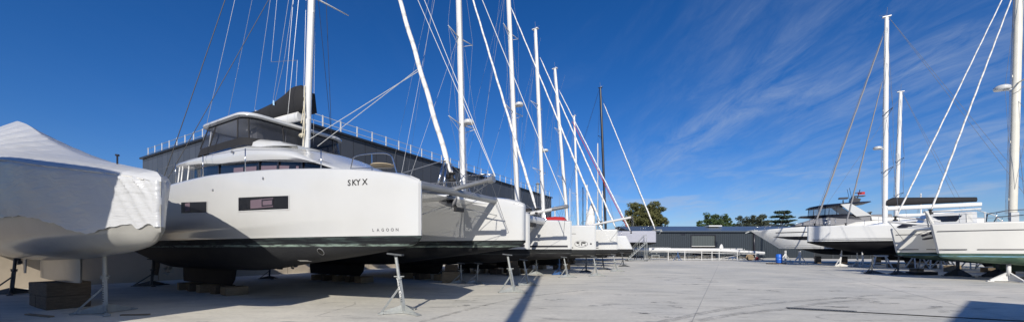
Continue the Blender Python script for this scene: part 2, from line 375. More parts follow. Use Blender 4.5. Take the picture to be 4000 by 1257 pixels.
def text_mesh(txt, size, extrude=0.0, bold=0.):
    cu = bpy.data.curves.new('t', 'FONT'); cu.body = txt; cu.size = size; cu.extrude = extrude; cu.offset = bold; cu.resolution_u = 3
    ob = bpy.data.objects.new('t', cu); COL.objects.link(ob); bpy.context.view_layer.update()
    me = bpy.data.meshes.new_from_object(ob.evaluated_get(bpy.context.evaluated_depsgraph_get()))
    vs = [v.co.copy() for v in me.vertices]; fs = [tuple(p.vertices) for p in me.polygons]
    bpy.data.objects.remove(ob); bpy.data.curves.remove(cu); bpy.data.meshes.remove(me)
    return vs, fs

# ------------------------------------------------------------------ hulls (local frame: x forward, bow at 0; y to port; z above the ground)
class Hull:
    def __init__(s, L, yc, beam, sheer, wl, bottom, inset=((-12, .1), (0, 0)), chine=None, rake=0., rake_len=1.5, p=2.4, bow_round=.05, lip=.05):
        s.L = L; s.yc = yc; s.bd = curve(beam); s.zs = curve(sheer); s.wl = wl; s.zb = curve(bottom); s.ins = curve(inset)
        s.zc = curve(chine) if chine else s.zs; s.rake = rake; s.rl = rake_len; s.p = p; s.br = bow_round; s.lip = lip
    def shift(s, x, z):            # stem rake: x offset near the bow
        k = max(0., 1 + x / s.rl); zt = (z - s.wl) / (s.zs(0) - s.wl)
        return s.rake * k * zt
    def hb(s, x, z):
        b = s.bd(x); w = max(.02, b - s.ins(x)); zs = s.zs(x); wl = s.wl
        if z >= wl:
            zc = max(wl + .05, s.zc(x)); t = min(1, max(0, (z - wl) / (zc - wl)))
            h = w + (b - w) * t
            e = (z - (zs - s.lip)) / s.lip
            if e > 0: h -= min(s.lip, h * .6) * (1 - sqrt(max(0, 1 - min(1, e) ** 2)))
            return h
        zb = s.zb(x); q = min(1, max(0, (z - zb) / (wl - zb)))
        return w * (max(0, 1 - (1 - q) ** s.p)) ** (1 / s.p)
    def P(s, x, z, side, off=0.):
        return Vector((x + s.shift(x, z), s.yc + side * (s.hb(x, z) + off), z))
    def build(s, name, mats, parent, label=None, n=44):
        mb = MB(); xs = []
        for i in range(n + 1):
            t = i / n; xs.append(-s.L * (t ** 1.55))
        rings = []
        for x in xs:
            zb, zs, wl = s.zb(x), s.zs(x), s.wl
            zc = min(zs - s.lip - .02, max(wl + .06, s.zc(x)))
            low = [zb + (wl - zb) * (1 - cos(pi / 2 * k / 9)) for k in range(9)]
            up = [wl + (zc - wl) * k / 4 for k in range(4)] + [zc + (zs - s.lip - zc) * k / 3 for k in range(3)] + [zs - s.lip + s.lip * sin(pi / 2 * k / 3) for k in range(4)]
            rings.append((x, low + up))
        nl = 9
        for side in (-1, 1):
            g = [[s.P(x, z, side) for z in zz] for x, zz in rings]
            m = len(g[0])
            for lo, hi, mi in ((0, nl, 1), (nl, m - 1, 0)):
                vs = [p for r in g for p in r[lo:hi + 1]]; k = hi - lo + 1; fs = []
                for i in range(len(g) - 1):
                    for j in range(k - 1): fs.append((i * k + j, i * k + j + 1, (i + 1) * k + j + 1, (i + 1) * k + j))
                mb.add(vs, fs, mi, True)
        # stem and transom caps, deck
        for ri in (0, -1):
            x, zz = rings[ri]
            for j in range(len(zz) - 1):
                q = [s.P(x, zz[j], -1), s.P(x, zz[j], 1), s.P(x, zz[j + 1], 1), s.P(x, zz[j + 1], -1)]
                if ri == 0:      # rounded stem: one ridge line proud of the cap
                    r = s.br; e = [Vector(((q[0].x + r), s.yc, q[0].z)), Vector(((q[3].x + r), s.yc, q[3].z))]
                    mb.add([q[0], e[0], e[1], q[3]], [(0, 1, 2, 3)], 1 if j < nl else 0, True); mb.add([e[0], q[1], q[2], e[1]], [(0, 1, 2, 3)], 1 if j < nl else 0, True)
                else: mb.add(q, [(0, 1, 2, 3)], 1 if j < nl else 0)
        vs = []; fs = []
        for x, zz in rings:
            a = s.P(x, zz[-1], -1); b = s.P(x, zz[-1], 1); vs += [a, (a + b) / 2 + Vector((0, 0, .03)), b]
        for i in range(len(rings) - 1): fs += [(3 * i, 3 * i + 1, 3 * i + 4, 3 * i + 3), (3 * i + 1, 3 * i + 2, 3 * i + 5, 3 * i + 4)]
        mb.add(vs, fs, 0, True)
        a = s.P(0, rings[0][1][-1], -1); b = s.P(0, rings[0][1][-1], 1); mb.add([a, Vector((a.x + s.br, s.yc, a.z)), b], [(0, 1, 2)], 0)
        return mb.build(name, mats, parent, label, angle=34, fix=True)
    def patch(s, mb, x0, x1, z0, z1, side, off=.004, mi=0, nx=10, nz=3):
        z0 = z0 if callable(z0) else (lambda x, v=z0: v); z1 = z1 if callable(z1) else (lambda x, v=z1: v)
        vs = []; fs = []
        for i in range(nx + 1):
            x = x0 + (x1 - x0) * i / nx
            for j in range(nz + 1): vs.append(s.P(x, z0(x) + (z1(x) - z0(x)) * j / nz, side, off))
        for i in range(nx):
            for j in range(nz):
                a = i * (nz + 1) + j; fs.append((a, a + 1, a + nz + 2, a + nz + 1))
        mb.add(vs, fs, mi, False); return mb
    def window(s, x0, x1, z0, z1, side, parent, blinds=(), frame=True):
        f0 = z0 if callable(z0) else (lambda x, v=z0: v); f1 = z1 if callable(z1) else (lambda x, v=z1: v)
        w = s.patch(MB(), x0, x1, z0, z1, side, .006).build('window', GLASS, parent)
        if frame:
            fb = MB(); t = .025
            for a, b, c, d in ((x0 - t, x1 + t, f1, lambda x: f1(x) + t), (x0 - t, x1 + t, lambda x: f0(x) - t, f0), (x0 - t, x0, f0, f1), (x1, x1 + t, f0, f1)): s.patch(fb, a, b, c, d, side, .012)
            fb.build('frame', WHITE, w)
        for (a, b, c, d) in blinds: s.patch(MB(), a, b, c, d, side, .009, nx=3).build('blind', PURPLE, w)
        return w
def foil(name, mats, parent, rings, yc):
    """rings: (z, x_lead, x_trail, half thickness)"""
    R = []
    for z, xl, xt, t in rings:
        c = xl - xt; r = []
        for k in range(16):
            a = 2 * pi * k / 16; xx = .5 + .5 * cos(a); th = 2.6 * (sqrt(max(0, 1 - xx)) * .6 * xx ** .8 + .02) * (1 if sin(a) > 0 else -1) if 0 < k < 16 and k != 8 else 0
            r.append(Vector((xt + c * xx, yc + th * t, z)))
        R.append(r)
    return MB().loft(R).build(name, mats, parent, angle=60, fix=True)
def mast_part(par, base, top, rx, mat_, spreaders=(), radar=None, taper=.75, name='mast', smat=None, vane=True):
    """spreaders: (height fraction, span, sweep aft); radar: height fraction"""
    base = Vector(base); top = Vector(top); mb = MB(); d = top - base
    k1 = .8; p1 = base.lerp(top, k1)
    mb.tube(base, p1, rx, rx * .97, n=14, flat=.72); mb.tube(p1, top, rx * .97, rx * taper, n=14, flat=.72)
    mb.tube(base + Vector((-rx * .95, 0, .8)), top + Vector((-rx * .8, 0, -.3)), .012, n=4, caps=False)   # sail track
    for fr in (.08, .3, .55): mb.box(base.lerp(top, fr) + Vector((rx * .9, 0, 0)), (.05, .05, .12))
    mb.box(top + Vector((0, 0, .03)), (rx * 3.2, rx * 1.3, .06))
    m = mb.build(name, mat_, par)
    for fr, span, sweep in spreaders:
        p = base.lerp(top, fr)
        for sd in (-1, 1):
            sb = MB(); e = p + Vector((-sweep, sd * span, .1)); r = max(.02, rx * .2)
            sb.tube(p + Vector((0, sd * rx * .5, 0)), e, r * 1.4, r * .8, n=6, flat=.6)
            sb.tube(p + Vector((0, sd * rx * .5, -.45)), e, r * .5, n=4)
            sb.build('spreader', smat or mat_, m)
    if radar:
        p = base.lerp(top, radar); rb = MB(); q = p + Vector((rx + .32, 0, 0))
        rb.lathe(q, [(.06, -.03), (.27, -.02), (.30, .05), (.29, .12), (.2, .2), (.02, .22)], 20)
        rb.box(p + Vector((rx + .12, 0, -.05)), (.3, .12, .05)); rb.build('radar_dome', WHITE, m)
    if vane:
        vb = MB(); vb.tube(top, top + Vector((-.05, 0, .8)), .012, n=4); vb.tube(top + Vector((0, 0, .15)), top + Vector((.45, 0, .25)), .01, n=4); vb.lathe(top + Vector((.1, 0, .06)), [(.03, 0), (.05, .06), (.03, .14)], 8)
        vb.build('masthead_antenna', WIREG, m)
    return m
def stay_sail(par, a, b, r, mat_=None, name='furled_sail'):
    """a rolled headsail on its stay, spirally wrapped"""
    a = Vector(a); b = Vector(b); R = []; n = 60
    d = (b - a).normalized(); y = d.cross(Vector((0, 1, 0))).normalized(); x = y.cross(d)
    for i in range(n + 1):
        t = i / n; rr = r * (1.0 - .45 * t) * (.35 + .65 * min(1, t * 30)) * (.3 + .7 * min(1, (1 - t) * 25))
        p = a.lerp(b, t); ring = []
        for k in range(12):
            an = 2 * pi * k / 12; w = 1 + .16 * sin(an * 1 - i * 1.15)
            ring.append(p + (x * cos(an) + y * sin(an)) * rr * w)
        R.append(ring)
    o = MB().loft(R).build(name, mat_ or SAILCLOTH, par, angle=80); MBd = MB()
    MBd.lathe(a - d * .12, [(.03, -.12), (.11, -.1), (.11, -.03), (.05, -.02), (.05, .1), (.10, .11), (.10, .16), (.03, .17)], 12)
    MBd.build('furling_drum', RUBBER, o); return o
def rail_run(par, pts, h=.62, r=.013, name='lifeline', every=None):
    """stanchions (each its own part) with two lifelines"""
    mb = MB()
    for z in (h, h * .52):
        for a, b in zip(pts[:-1], pts[1:]): mb.wire(Vector(a) + Vector((0, 0, z)), Vector(b) + Vector((0, 0, z)), .006)
    mb.build('lifeline', WIREG, par)
    for p in pts: MB().tube(p, Vector(p) + Vector((0, 0, h + .03)), r, n=6).build('stanchion', STEEL, par)
def pulpit(par, x0, x1, y0, y1, z0, z1, h=.65, seat=True, name='bow_pulpit'):
    """tubular bow rail from (x0,y0) to (x1,y1) rounded corners"""
    a = Vector((x0, y0, z0)); b = Vector((x1, y1, z1)); mb = MB(); r = .016
    ta = a.lerp(b, .12) + Vector((0, 0, h)); tb = a.lerp(b, .86) + Vector((0, 0, h * .97))
    pts = [a, a.lerp(ta, .75), ta - (ta - a).normalized() * .02 + Vector((0, 0, .0)), ta.lerp(tb, .5) + Vector((0, 0, .03)), tb, b + (tb - b) * .6, b]
    for _ in range(2):      # round the bends
        q = [pts[0]]
        for p1, p2 in zip(pts[:-1], pts[1:]): q += [p1.lerp(p2, .25), p1.lerp(p2, .75)]
        pts = q + [pts[-1]]
    mb.path(pts, r, 8); mb.path([a.lerp(ta, .5), b.lerp(tb, .45)], r * .8, 6); mb.tube(a.lerp(b, .5), ta.lerp(tb, .5), r * .8, n=6)
    o = mb.build(name, STEEL, par)
    if seat:
        c = a.lerp(b, .7) + Vector((0, .0, h * .5)); d = (b - a)
        MB().lathe(c, [(.02, 0), (.3, .005), (.32, .02), (.3, .04), (.02, .045)], 16).build('seat', TAN, o)
    return o

# ================================================================== SETTING
g = MB(); g.add([(-700, -300, 0), (900, -300, 0), (900, 1800, 0), (-700, 1800, 0)], [(0, 1, 2, 3)])
ground_o = g.build('yard_ground', concrete_ground()); ground_o['kind'] = 'structure'
# expansion joints, scratches and tyre marks: thin sheets on the concrete
jm = mat('joint_sealant', (.47, .46, .43), .9, var=.3, vscale=2)
jb = MB()
def strip(mb, pts, w, z, mi=0):
    L = []; R = []
    for i, p in enumerate(pts):
        d = (Vector(pts[min(i + 1, len(pts) - 1)]) - Vector(pts[max(i - 1, 0)])).normalized(); n = Vector((-d.y, d.x, 0)) * w / 2
        L.append(Vector((p[0], p[1], z)) + n); R.append(Vector((p[0], p[1], z)) - n)
    vs = L + R; k = len(pts); mb.add(vs, [(i, k + i, k + i + 1, i + 1) for i in range(k - 1)], mi)
def pxline(pts): return [ground(*p) for p in pts]
strip(jb, pxline([(2702, 1257), (2790, 1070), (2808, 1030)]), .022, .004)
for s in (-6.0, 6.0, 12.0): 
    a = pxline([(2702, 1257), (2808, 1030)]); d = (a[1] - a[0]).normalized(); n = Vector((d.y, -d.x, 0)) * s
    if s != -6.0: strip(jb, [a[0] + n - d * 12, a[1] + n], .018, .004)
for s in (14, 23, 33): strip(jb, [uv(-30, s), uv(30, s)], .015, .005)
jo = jb.build('concrete_joints', jm); jo['kind'] = 'structure'
def marks_mat(name, col, dens):
    m = bpy.data.materials.new(name); m.use_nodes = True; nt = m.node_tree; N = nt.nodes; L = nt.links; b = N['Principled BSDF']; b.inputs['Base Color'].default_value = (*col, 1); b.inputs['Roughness'].default_value = .8
    tc = N.new('ShaderNodeTexCoord'); n = N.new('ShaderNodeTexNoise'); n.inputs['Scale'].default_value = 4.; n.inputs['Detail'].default_value = 8; n.inputs['Roughness'].default_value = .7; L.new(tc.outputs['Object'], n.inputs['Vector'])
    r = N.new('ShaderNodeValToRGB'); r.color_ramp.elements[0].position = .4; r.color_ramp.elements[1].position = .75; r.color_ramp.elements[0].color = (0, 0, 0, 1); r.color_ramp.elements[1].color = (dens, dens, dens, 1)
    L.new(n.outputs[0], r.inputs[0]); tr = N.new('ShaderNodeBsdfTransparent'); mx = N.new('ShaderNodeMixShader'); L.new(r.outputs[0], mx.inputs[0]); L.new(tr.outputs[0], mx.inputs[1]); L.new(b.outputs[0], mx.inputs[2]); L.new(mx.outputs[0], N['Material Output'].inputs[0])
    return m
tm = MB()
for pts, w in (([(2580, 1257), (2800, 1212), (3000, 1185), (3250, 1165), (3450, 1150)], .22), ([(2700, 1257), (2900, 1222), (3080, 1205), (3200, 1185), (3420, 1165)], .22),
               ([(3420, 1257), (3260, 1250), (3200, 1240), (3230, 1228), (3400, 1228), (3620, 1240), (3800, 1257)], .07), ([(1230, 1235), (1330, 1205), (1380, 1190), (1385, 1178)], .05), ([(1640, 1257), (1900, 1190), (2050, 1160), (2300, 1130)], .15)):
    P = pxline(pts); Q = []
    f1 = curve([(i, p.x) for i, p in enumerate(P)]); f2 = curve([(i, p.y) for i, p in enumerate(P)])
    for k in range(len(P) * 8 - 7): Q.append((f1(k / 8), f2(k / 8), 0))
    strip(tm, Q, w, .006)
to = tm.build('tyre_marks', marks_mat('tyre_rubber', (.12, .12, .125), .5)); to['kind'] = 'structure'
sm = MB(); rr = random.Random(5)
spots_px = [(3340, 1165, 60), (3420, 1176, 45), (3455, 1184, 50), (3380, 1085, 35), (3520, 1095, 40), (3240, 1195, 70), (2760, 1093, 40), (2790, 1100, 46), (2700, 1110, 40), (2620, 1092, 34), (2590, 1180, 40), (2640, 1196, 34), (2480, 1222, 44), (2550, 1235, 40), (2925, 1012 + 120, 36), (3000, 1135, 40),
            (2180, 1170, 50), (1830, 1170, 40), (1600, 1165, 36), (1840, 1193, 42), (3560, 1120, 46), (3270, 1135, 30), (2580, 1082, 36), (2630, 1086, 34), (2730, 1085, 30), (2450, 1150, 34), (3640, 1200, 60), (3700, 1215, 50), (3050, 1065, 30), (3230, 1072, 30), (2350, 1190, 46)]
for px, py, w in spots_px:
    c = ground(px, py); ww = w / F * c.y
    for q in range(3):
        cc = c + Vector((rr.uniform(-.3, .3), rr.uniform(-.15, .15), 0)); n = 12
        sm.add([cc + Vector((cos(2 * pi * k / n) * ww * rr.uniform(.3, .6), sin(2 * pi * k / n) * .085 * rr.uniform(.4, 1.2), .008 + .001 * q)) for k in range(n)], [tuple(range(n))])
so = sm.build('oil_stains', marks_mat('oil_stain', (.07, .07, .075), .9)); so['kind'] = 'structure'
# drain channel
dA, dB = ground(3075, 1203), ground(4100, 1259); dd = (dB - dA).normalized(); dn = Vector((-dd.y, dd.x, 0)) * .06
dr = thing('drain_channel', 'long narrow black slotted drain channel set in the concrete', 'drain', dA)
MB().add([dn * -1 + Vector((0, 0, .009)), dd * 14 - dn + Vector((0, 0, .009)), dd * 14 + dn + Vector((0, 0, .009)), dn + Vector((0, 0, .009))], [(0, 1, 2, 3)]).build('channel', mat('drain_dark', (.006, .006, .006), .9), dr)
gb = MB()
for k in range(22): gb.box(dd * (.05 + k * .06) + Vector((0, 0, .014)), (.022, .2, .008), atan2(dd.y, dd.x))
gb.box(dd * .7 - dn * 1.9 + Vector((0, 0, .014)), (1.4, .02, .01), atan2(dd.y, dd.x)); gb.box(dd * .7 + dn * 1.9 + Vector((0, 0, .0145)), (1.4, .02, .01), atan2(dd.y, dd.x))
gb.build('grating', GALVD, dr)

# concrete retaining wall along the back of the left row
WU = -23.2
wl_ = thing('retaining_wall', 'beige concrete wall running behind the sterns of the left row of boats', 'wall', uv(WU, -8), -ANG)
wm = mat('wall_concrete', (.52, .45, .36), .85, var=.18, vscale=.7, bump=.4, bscale=6)
for k in range(34):
    MB().box((-.15, 1.5 + 3 * k, 1.0), (.3, 2.97, 2.0)).build('wall_panel', wm, wl_)
MB().box((-.15, 51, 2.06), (.42, 102, .12)).build('coping', mat('coping_concrete', (.5, .47, .42), .8, var=.15), wl_)

# large grey storage building
BU, BV = -26.0, 14.0
bd_ = thing('storage_building', 'large dark grey metal clad building with rooftop railings behind the catamarans', 'building', uv(BU, BV), -ANG)
HB = 10.5; BL = 46.0; BW = 24.4
cl = clad_mat('graphite_cladding', (.072, .078, .090), 1.15, axis=2, var=.16, horiz=3.4)
wb = MB(); wb.add([(0, 0, 0), (0, BL, 0), (-BW, BL, 0), (-BW, 0, 0), (0, 0, HB), (0, BL, HB), (-BW, BL, HB), (-BW, 0, HB)], [(0, 1, 5, 4), (1, 2, 6, 5), (2, 3, 7, 6), (3, 0, 4, 7)])
wb.build('wall', cl, bd_)
MB().box((-BW / 2, BL / 2, HB - .05), (BW - .3, BL - .3, .1)).build('roof', GREYC, bd_)
cp = MB(); t = .16
cp.box((.02, BL / 2, HB + .04), (.34, BL + .4, t)); cp.box((-BW / 2, -.02, HB + .041), (BW - .31, .34, t)); cp.box((-BW - .02, BL / 2, HB + .04), (.34, BL + .4, t)); cp.box((-BW / 2, BL + .02, HB + .041), (BW - .31, .34, t))
cp.build('coping', mat('dark_coping', (.03, .033, .04), .4, .3), bd_)
rl = MB()
for zz in (.55, 1.05):
    rl.tube((-.3, 0, HB + zz), (-.3, BL, HB + zz), .022, n=6); rl.tube((-BW, .3, HB + zz), (-.3, .3, HB + zz), .022, n=6)
ro = rl.build('roof_railing', GALV, bd_)
for k in range(31): MB().box((-.3, .3 + k * 1.52, HB + .6), (.05, .09, 1.05)).build('post', WPAINT, ro)
for k in range(14): MB().box((-1.9 - k * 1.7, .3, HB + .6), (.09, .05, 1.05)).build('post', WPAINT, ro)
vb = MB(); vb.box((-2.5, 4.2, HB + .25), (.9, 1.2, .5)); vb.build('rooftop_unit', mat('unit_dark', (.06, .06, .065), .5), bd_)
for k, yy in enumerate((43.0, 44.8)): vv = MB(); vv.tube((-1.2, yy, HB), (-1.2, yy, HB + 1.9), .22, n=12); vv.lathe((-1.2, yy, HB + 1.9), [(.22, 0), (.42, .15), (.05, .45)], 14); vv.build('roof_vent', GALV, bd_)
# lower attached hall further along the wall
# ------------------------------------------------------------------ far shed (parallel to the picture)
SY = 63.0
def sx(px, y=SY): return (px - CX) / F * y
def sz(py, y=SY): return EYE + (CY - py) * y / F
xL, xR = sx(2492), sx(3330); SH = sz(901); RB = 10.0
sh = thing('low_shed', 'long low dark green grey metal shed with a grey roller door beyond the yard', 'building', ((xL + xR) / 2, SY, 0)); W2 = (xR - xL) / 2
swm = clad_mat('corrugated_dark', (.034, .044, .054), .36, axis=0, var=.05)
dx0, dx1, dzt = sx(2701) - (xL + xR) / 2, sx(2793) - (xL + xR) / 2, sz(918)
w = MB()
def quadx(mb, a, b, z0, z1, y=0): mb.add([(a, y, z0), (b, y, z0), (b, y, z1), (a, y, z1)], [(0, 1, 2, 3)])
quadx(w, -W2, dx0, 0, SH); quadx(w, dx1, W2, 0, SH); quadx(w, dx0, dx1, dzt, SH)
w.add([(-W2, 0, 0), (-W2, 14, 0), (-W2, 14, SH), (-W2, 7, SH + 1.2), (-W2, 0, SH)], [(0, 1, 2, 3, 4)]); w.add([(W2, 0, 0), (W2, 14, 0), (W2, 14, SH), (W2, 7, SH + 1.2), (W2, 0, SH)], [(4, 3, 2, 1, 0)])
w.add([(-W2, 14, 0), (W2, 14, 0), (W2, 14, SH), (-W2, 14, SH)], [(0, 1, 2, 3)])
w.build('wall', swm, sh)
rm = clad_mat('ribbed_roof', (.13, .16, .20), .9, axis=0, var=.1, metal=.5, rough=.35)
rf = MB(); rf.add([(-W2 - 1.4, -.35, SH - .02), (W2 + .5, -.35, SH - .02), (W2 + .5, 7, SH + 1.2), (-W2 - 1.4, 7, SH + 1.2), (-W2 - 1.4, 14.4, SH), (W2 + .5, 14.4, SH)], [(0, 1, 2, 3), (3, 2, 5, 4)])
rfo = rf.build('roof', rm, sh)
MB().box((0, -.4, SH - .1), (2 * W2 + 1.9, .14, .2)).build('gutter', mat('gutter_metal', (.09, .11, .135), .4, .4), sh)
MB().box((sx(2855) - (xL + xR) / 2, 5.5, SH + 1.15), (2.4, 1.5, .25)).build('roof_light', WHITE, rfo)
dz1 = sz(961); MB().box(((dx0 + dx1) / 2, .12, (dzt + dz1) / 2), (dx1 - dx0, .06, dzt - dz1)).build('roller_door', clad_mat('door_slats', (.085, .10, .10), .28, axis=0, var=.02), sh)
db = MB(); db.box(((dx0 + dx1) / 2, -.03, dzt + .06), (dx1 - dx0 + .3, .1, .12)); db.box((dx0 - .06, -.03, dzt / 2), (.12, .1, dzt)); db.box((dx1 + .06, -.03, dzt / 2), (.12, .1, dzt)); db.box(((dx0 + dx1) / 2, .05, dz1), (dx1 - dx0, .1, .09), mi=1)
db.build('door_frame', [STRIPE, WPAINT], sh)
MB().box(((dx0 + dx1) / 2, 3.9, 1.5), (dx1 - dx0 + 3, .2, 5)).build('dark_gap_sheet', BLACKC, sh)  # black sheet, its colour stands in for the shade inside under the door
MB().box((sx(2668) - (xL + xR) / 2, -.04, sz(914)), (.7, .08, .22)).build('wall_vent', STRIPE, sh)
MB().box((sx(2672) - (xL + xR) / 2, -.04, sz(969)), (1.4, .08, .22)).build('louvre', STRIPE, sh)
MB().tube((sx(2944) - (xL + xR) / 2, -.14, 0), (sx(2944) - (xL + xR) / 2, -.14, SH), .16, n=8).build('downpipe', STRIPE, sh)

# block added unseen behind the camera, its corner placed to shade the lower right
wk = thing('shade_block', 'dark clad block added out of view behind the camera to cast shade', 'building', (12.05, .05, 0), atan2(-.81, .59))
k_ = MB(); k_.add([(0, 0, 0), (14, 0, 0), (14, -9, 0), (0, -9, 0), (0, 0, 6), (14, 0, 6), (14, -9, 6), (0, -9, 6)], [(0, 1, 5, 4), (1, 2, 6, 5), (2, 3, 7, 6), (3, 0, 4, 7), (4, 5, 6, 7)]); k_.build('wall', cl, wk)
q_ = MB(); q_.box((7, .03, 5.9), (14, .1, .24)); q_.box((5, .03, 1.6), (3.4, .1, 3.2)); q_.build('trim', GALV, wk)

# ================================================================== CATAMARANS
def lettering(par, hull, txt, x_start, z, size, side, mtl, bold=0., direction=1, spacing=0., name='lettering', slant=0.):
    """letters laid on the hull skin; x_start is the local x of the first letter, direction the reading direction in x"""
    vs, fs = text_mesh(txt, size, 0, bold)
    out = [hull.P(x_start + direction * (v.x), z + v.y + slant * v.x, side, .004) for v in vs]
    mb = MB(); mb.add(out, fs); return mb.build(name, mtl, par)
def ring_roof(x, w, zu, zl, crown):
    pts = [(w - .02, zl), (w + .05, zl + (zu - zl) * .35), (w + .02, zl + (zu - zl) * .7), (w - .16, zu), (w * .6, zu + crown * .6), (w * .3, zu + crown * .9), (0, zu + crown)]
    full = [(-y, z) for y, z in pts] + [(y, z) for y, z in pts[-2::-1]]
    full += [(w * .5, zl), (-w * .5, zl)]
    return [Vector((x, y, z)) for y, z in full]
def make_cat(label, u0, v0, rz, sgn, hy, sheer, wl, bottom, beam, L=13.5, mastx=-6, mastz=4.6, masttop=23, mast_lean=0., mr=.17, mats=(WHITE, None), stripes=(), rake=0., inset=((-14, .1), (-4, .08), (0, 0)), chine=None,
             beamr=.1, beammat=None, beamz=3.1, beamx=-1.3, spreaders=((.42, 1.5, .3), (.72, 1.3, .3)), radar=None, deck=None, roofz=None, mmat=None, tramp=True, keelx=(-7, -11), lip=.06, bow_round=.05, extra=None, stay=None, stays2=(), group='catamarans parked along the left row'):
    t = thing('catamaran', label, 'catamaran', uv(u0, v0), -ANG if sgn > 0 else pi - ANG, group)
    hulls = []
    am = mats[1]
    for sd in (-1, 1):
        H = Hull(L, sd * hy, beam, sheer, wl, bottom, inset=inset, chine=chine, rake=rake, lip=lip, bow_round=bow_round)
        ho = H.build('hull', [mats[0], am], t); hulls.append((H, ho))
        for (a, b, x0, x1, mm_) in stripes:
            sb = MB()
            for s2 in (-1, 1): H.patch(sb, x0, x1, a, b, s2, .012, nx=30, nz=1)
            sb.build('stripe', mm_, ho)
        zk = H.zb((keelx[0] + keelx[1]) / 2); k0, k1 = keelx
        foil('keel', am, t, [(zk + .12, k0, k1, .17), (.5, k0 - .12, k1, .15), (.30, k0 - .35, k1 + .05, .13)], sd * hy)
        rx = -L + .9; zr = H.zb(rx)
        foil('rudder', am, t, [(zr + .1, rx + .45, rx - .45, .06), (.75, rx + .36, rx - .42, .05), (.42, rx + .18, rx - .36, .03)], sd * hy)
        dp = MB(); dx = rx + 1.3; zd = H.zb(dx); dp.tube((dx + .3, sd * hy, zd + .05), (dx, sd * hy, zd - .28), .07, .06); dp.lathe((dx - .02, sd * hy, zd - .3), [(.03, -.12), (.08, 0), (.05, .22)], 10, axis='x')
        for k in range(3): a = 2 * pi * k / 3; dp.box((dx - .1, sd * hy + .12 * cos(a), zd - .3 + .12 * sin(a)), (.03, .09, .16), tilt=Matrix.Rotation(a, 3, 'X'))
        dp.build('saildrive', GREYALU, t)
    zs = curve(sheer); bdm = curve(beam)
    # bridge deck joining the hulls
    x0 = -4.4; R = []
    for x in (x0, x0 - .5, x0 - 2, -L * .6, -L + 1.0):
        zt = zs(x) - .03; zl = (wl + .75) if x < x0 - .3 else zt - .35
        yy = hy - bdm(x) * .55
        R.append([Vector((x, y, z)) for y, z in ((-yy, zt), (yy, zt), (yy, zl + .1), (yy - .25, zl), (-yy + .25, zl), (-yy, zl + .1))])
    MB().loft(R, smooth=False).build('bridge_deck', mats[0], t, fix=True)
    bm_ = beammat or GREYALU
    b_ = MB(); yb = hy - bdm(beamx) * .3; b_.tube((beamx, -yb, beamz), (beamx, yb, beamz), beamr, n=14); b_.lathe((beamx, yb - .02, beamz), [(beamr, 0), (beamr * .6, .05)], 14, axis='y')
    b_.build('crossbeam', bm_, t)
    if tramp:
        tb = MB(); ya = hy - bdm(-3) * .8; n = 12; vs = []; xa, xb = beamx - .12, x0 + .02
        for i in range(n + 1):
            for j in range(n + 1):
                s_ = i / n; q = j / n; y = -ya + 2 * ya * q
                sc = .1 * abs(sin(q * pi * 9)) * (1 if i == 0 else 0)
                vs.append((xa + (xb - xa) * s_ - sc, y, beamz - .14 - .34 * sin(pi * s_) * sin(pi * q) + (zs(x0) - .1 - beamz) * s_))
        tb.add(vs, [(i * (n + 1) + j, i * (n + 1) + j + 1, (i + 1) * (n + 1) + j + 1, (i + 1) * (n + 1) + j) for i in range(n) for j in range(n)], 0, True)
        tb.build('trampoline', NET, t)
        sp_ = MB(); sp_.box(((beamx + x0) / 2, 0, beamz - .16), (x0 - beamx, .16, .1)); sp_.build('centre_spar', bm_, t)
    dz_ = zs(-5)
    if roofz:
        A, B = -4.6, -L + 1.6
        cb = MB(); Rr = []
        for x in [B + (A - B) * k / 12 for k in range(13)]:
            k = (x - B) / (A - B); w_ = (hy - .35) * (1 - max(0, k - .55) ** 2 * 1.6); zz = dz_ + (roofz - dz_) * (1 - max(0, (k - .35) / .65) ** 1.7)
            Rr.append([Vector((x, y, z)) for y, z in ((-w_, dz_ - .1), (-w_ * .97, zz - .12), (-w_ * .8, zz), (0, zz + .1), (w_ * .8, zz), (w_ * .97, zz - .12), (w_, dz_ - .1))])
        co = cb.loft(Rr, closed=True).build('cabin', mats[0], t, fix=True)
        for sd in (-1, 1):
            wn = MB(); w0 = hy - .33; wn.add([(B + 1, sd * (w0 + .0), dz_ + .1), (A - 3.0, sd * (w0 + .0), dz_ + .1), (A - 3.4, sd * (w0 - .03), roofz - .25), (B + 1, sd * (w0 - .03), roofz - .25)], [(0, 1, 2, 3)]); wn.build('window', GLASS, co)
    if mastx:
        m_ = mast_part(t, (mastx, 0, mastz - .3), (mastx + mast_lean, 0, masttop), mr, mmat or ALU, spreaders, radar)
        k_ = lambda z: mastx + mast_lean * (z - mastz) / (masttop - mastz)
        rg = MB(); hz = masttop * .9
        for sd in (-1, 1):
            yq = sd * (hy + .55); bx = mastx - 2.1; dzk = zs(bx)
            rg.wire((bx, yq, dzk), (k_(hz), 0, hz), .011); rg.wire((bx + .25, yq, dzk), (k_(hz * .62), sd * .05, hz * .62), .009)
            for fr, spn, sw in spreaders:
                z_ = mastz + (masttop - mastz) * fr
                rg.wire((k_(z_) - sw, sd * spn, z_ + .1), (k_(min(masttop, z_ + 6)), 0, min(masttop - .3, z_ + 6)), .007); rg.wire((k_(z_) - sw, sd * spn, z_ + .1), (k_(mastz + 1), sd * .1, mastz + 1.2), .007)
        rg.wire((k_(masttop), 0, masttop), (-L + .8, hy * .8, zs(-L + 1)), .008); rg.wire((mastx - .3, 0, masttop - 1), (mastx - 5.5, 0, mastz + 2), .007)
        for q in range(3): rg.wire((mastx + .2, -.1 + .1 * q, mastz), (k_(masttop) + .18, 0, masttop - .5 * q), .007)
        rg.build('standing_rigging', WIREG, t)
        if stay: stay_sail(t, (stay[0], 0, stay[1]), (stay[2], 0, stay[3]), stay[4])
    return t, hulls
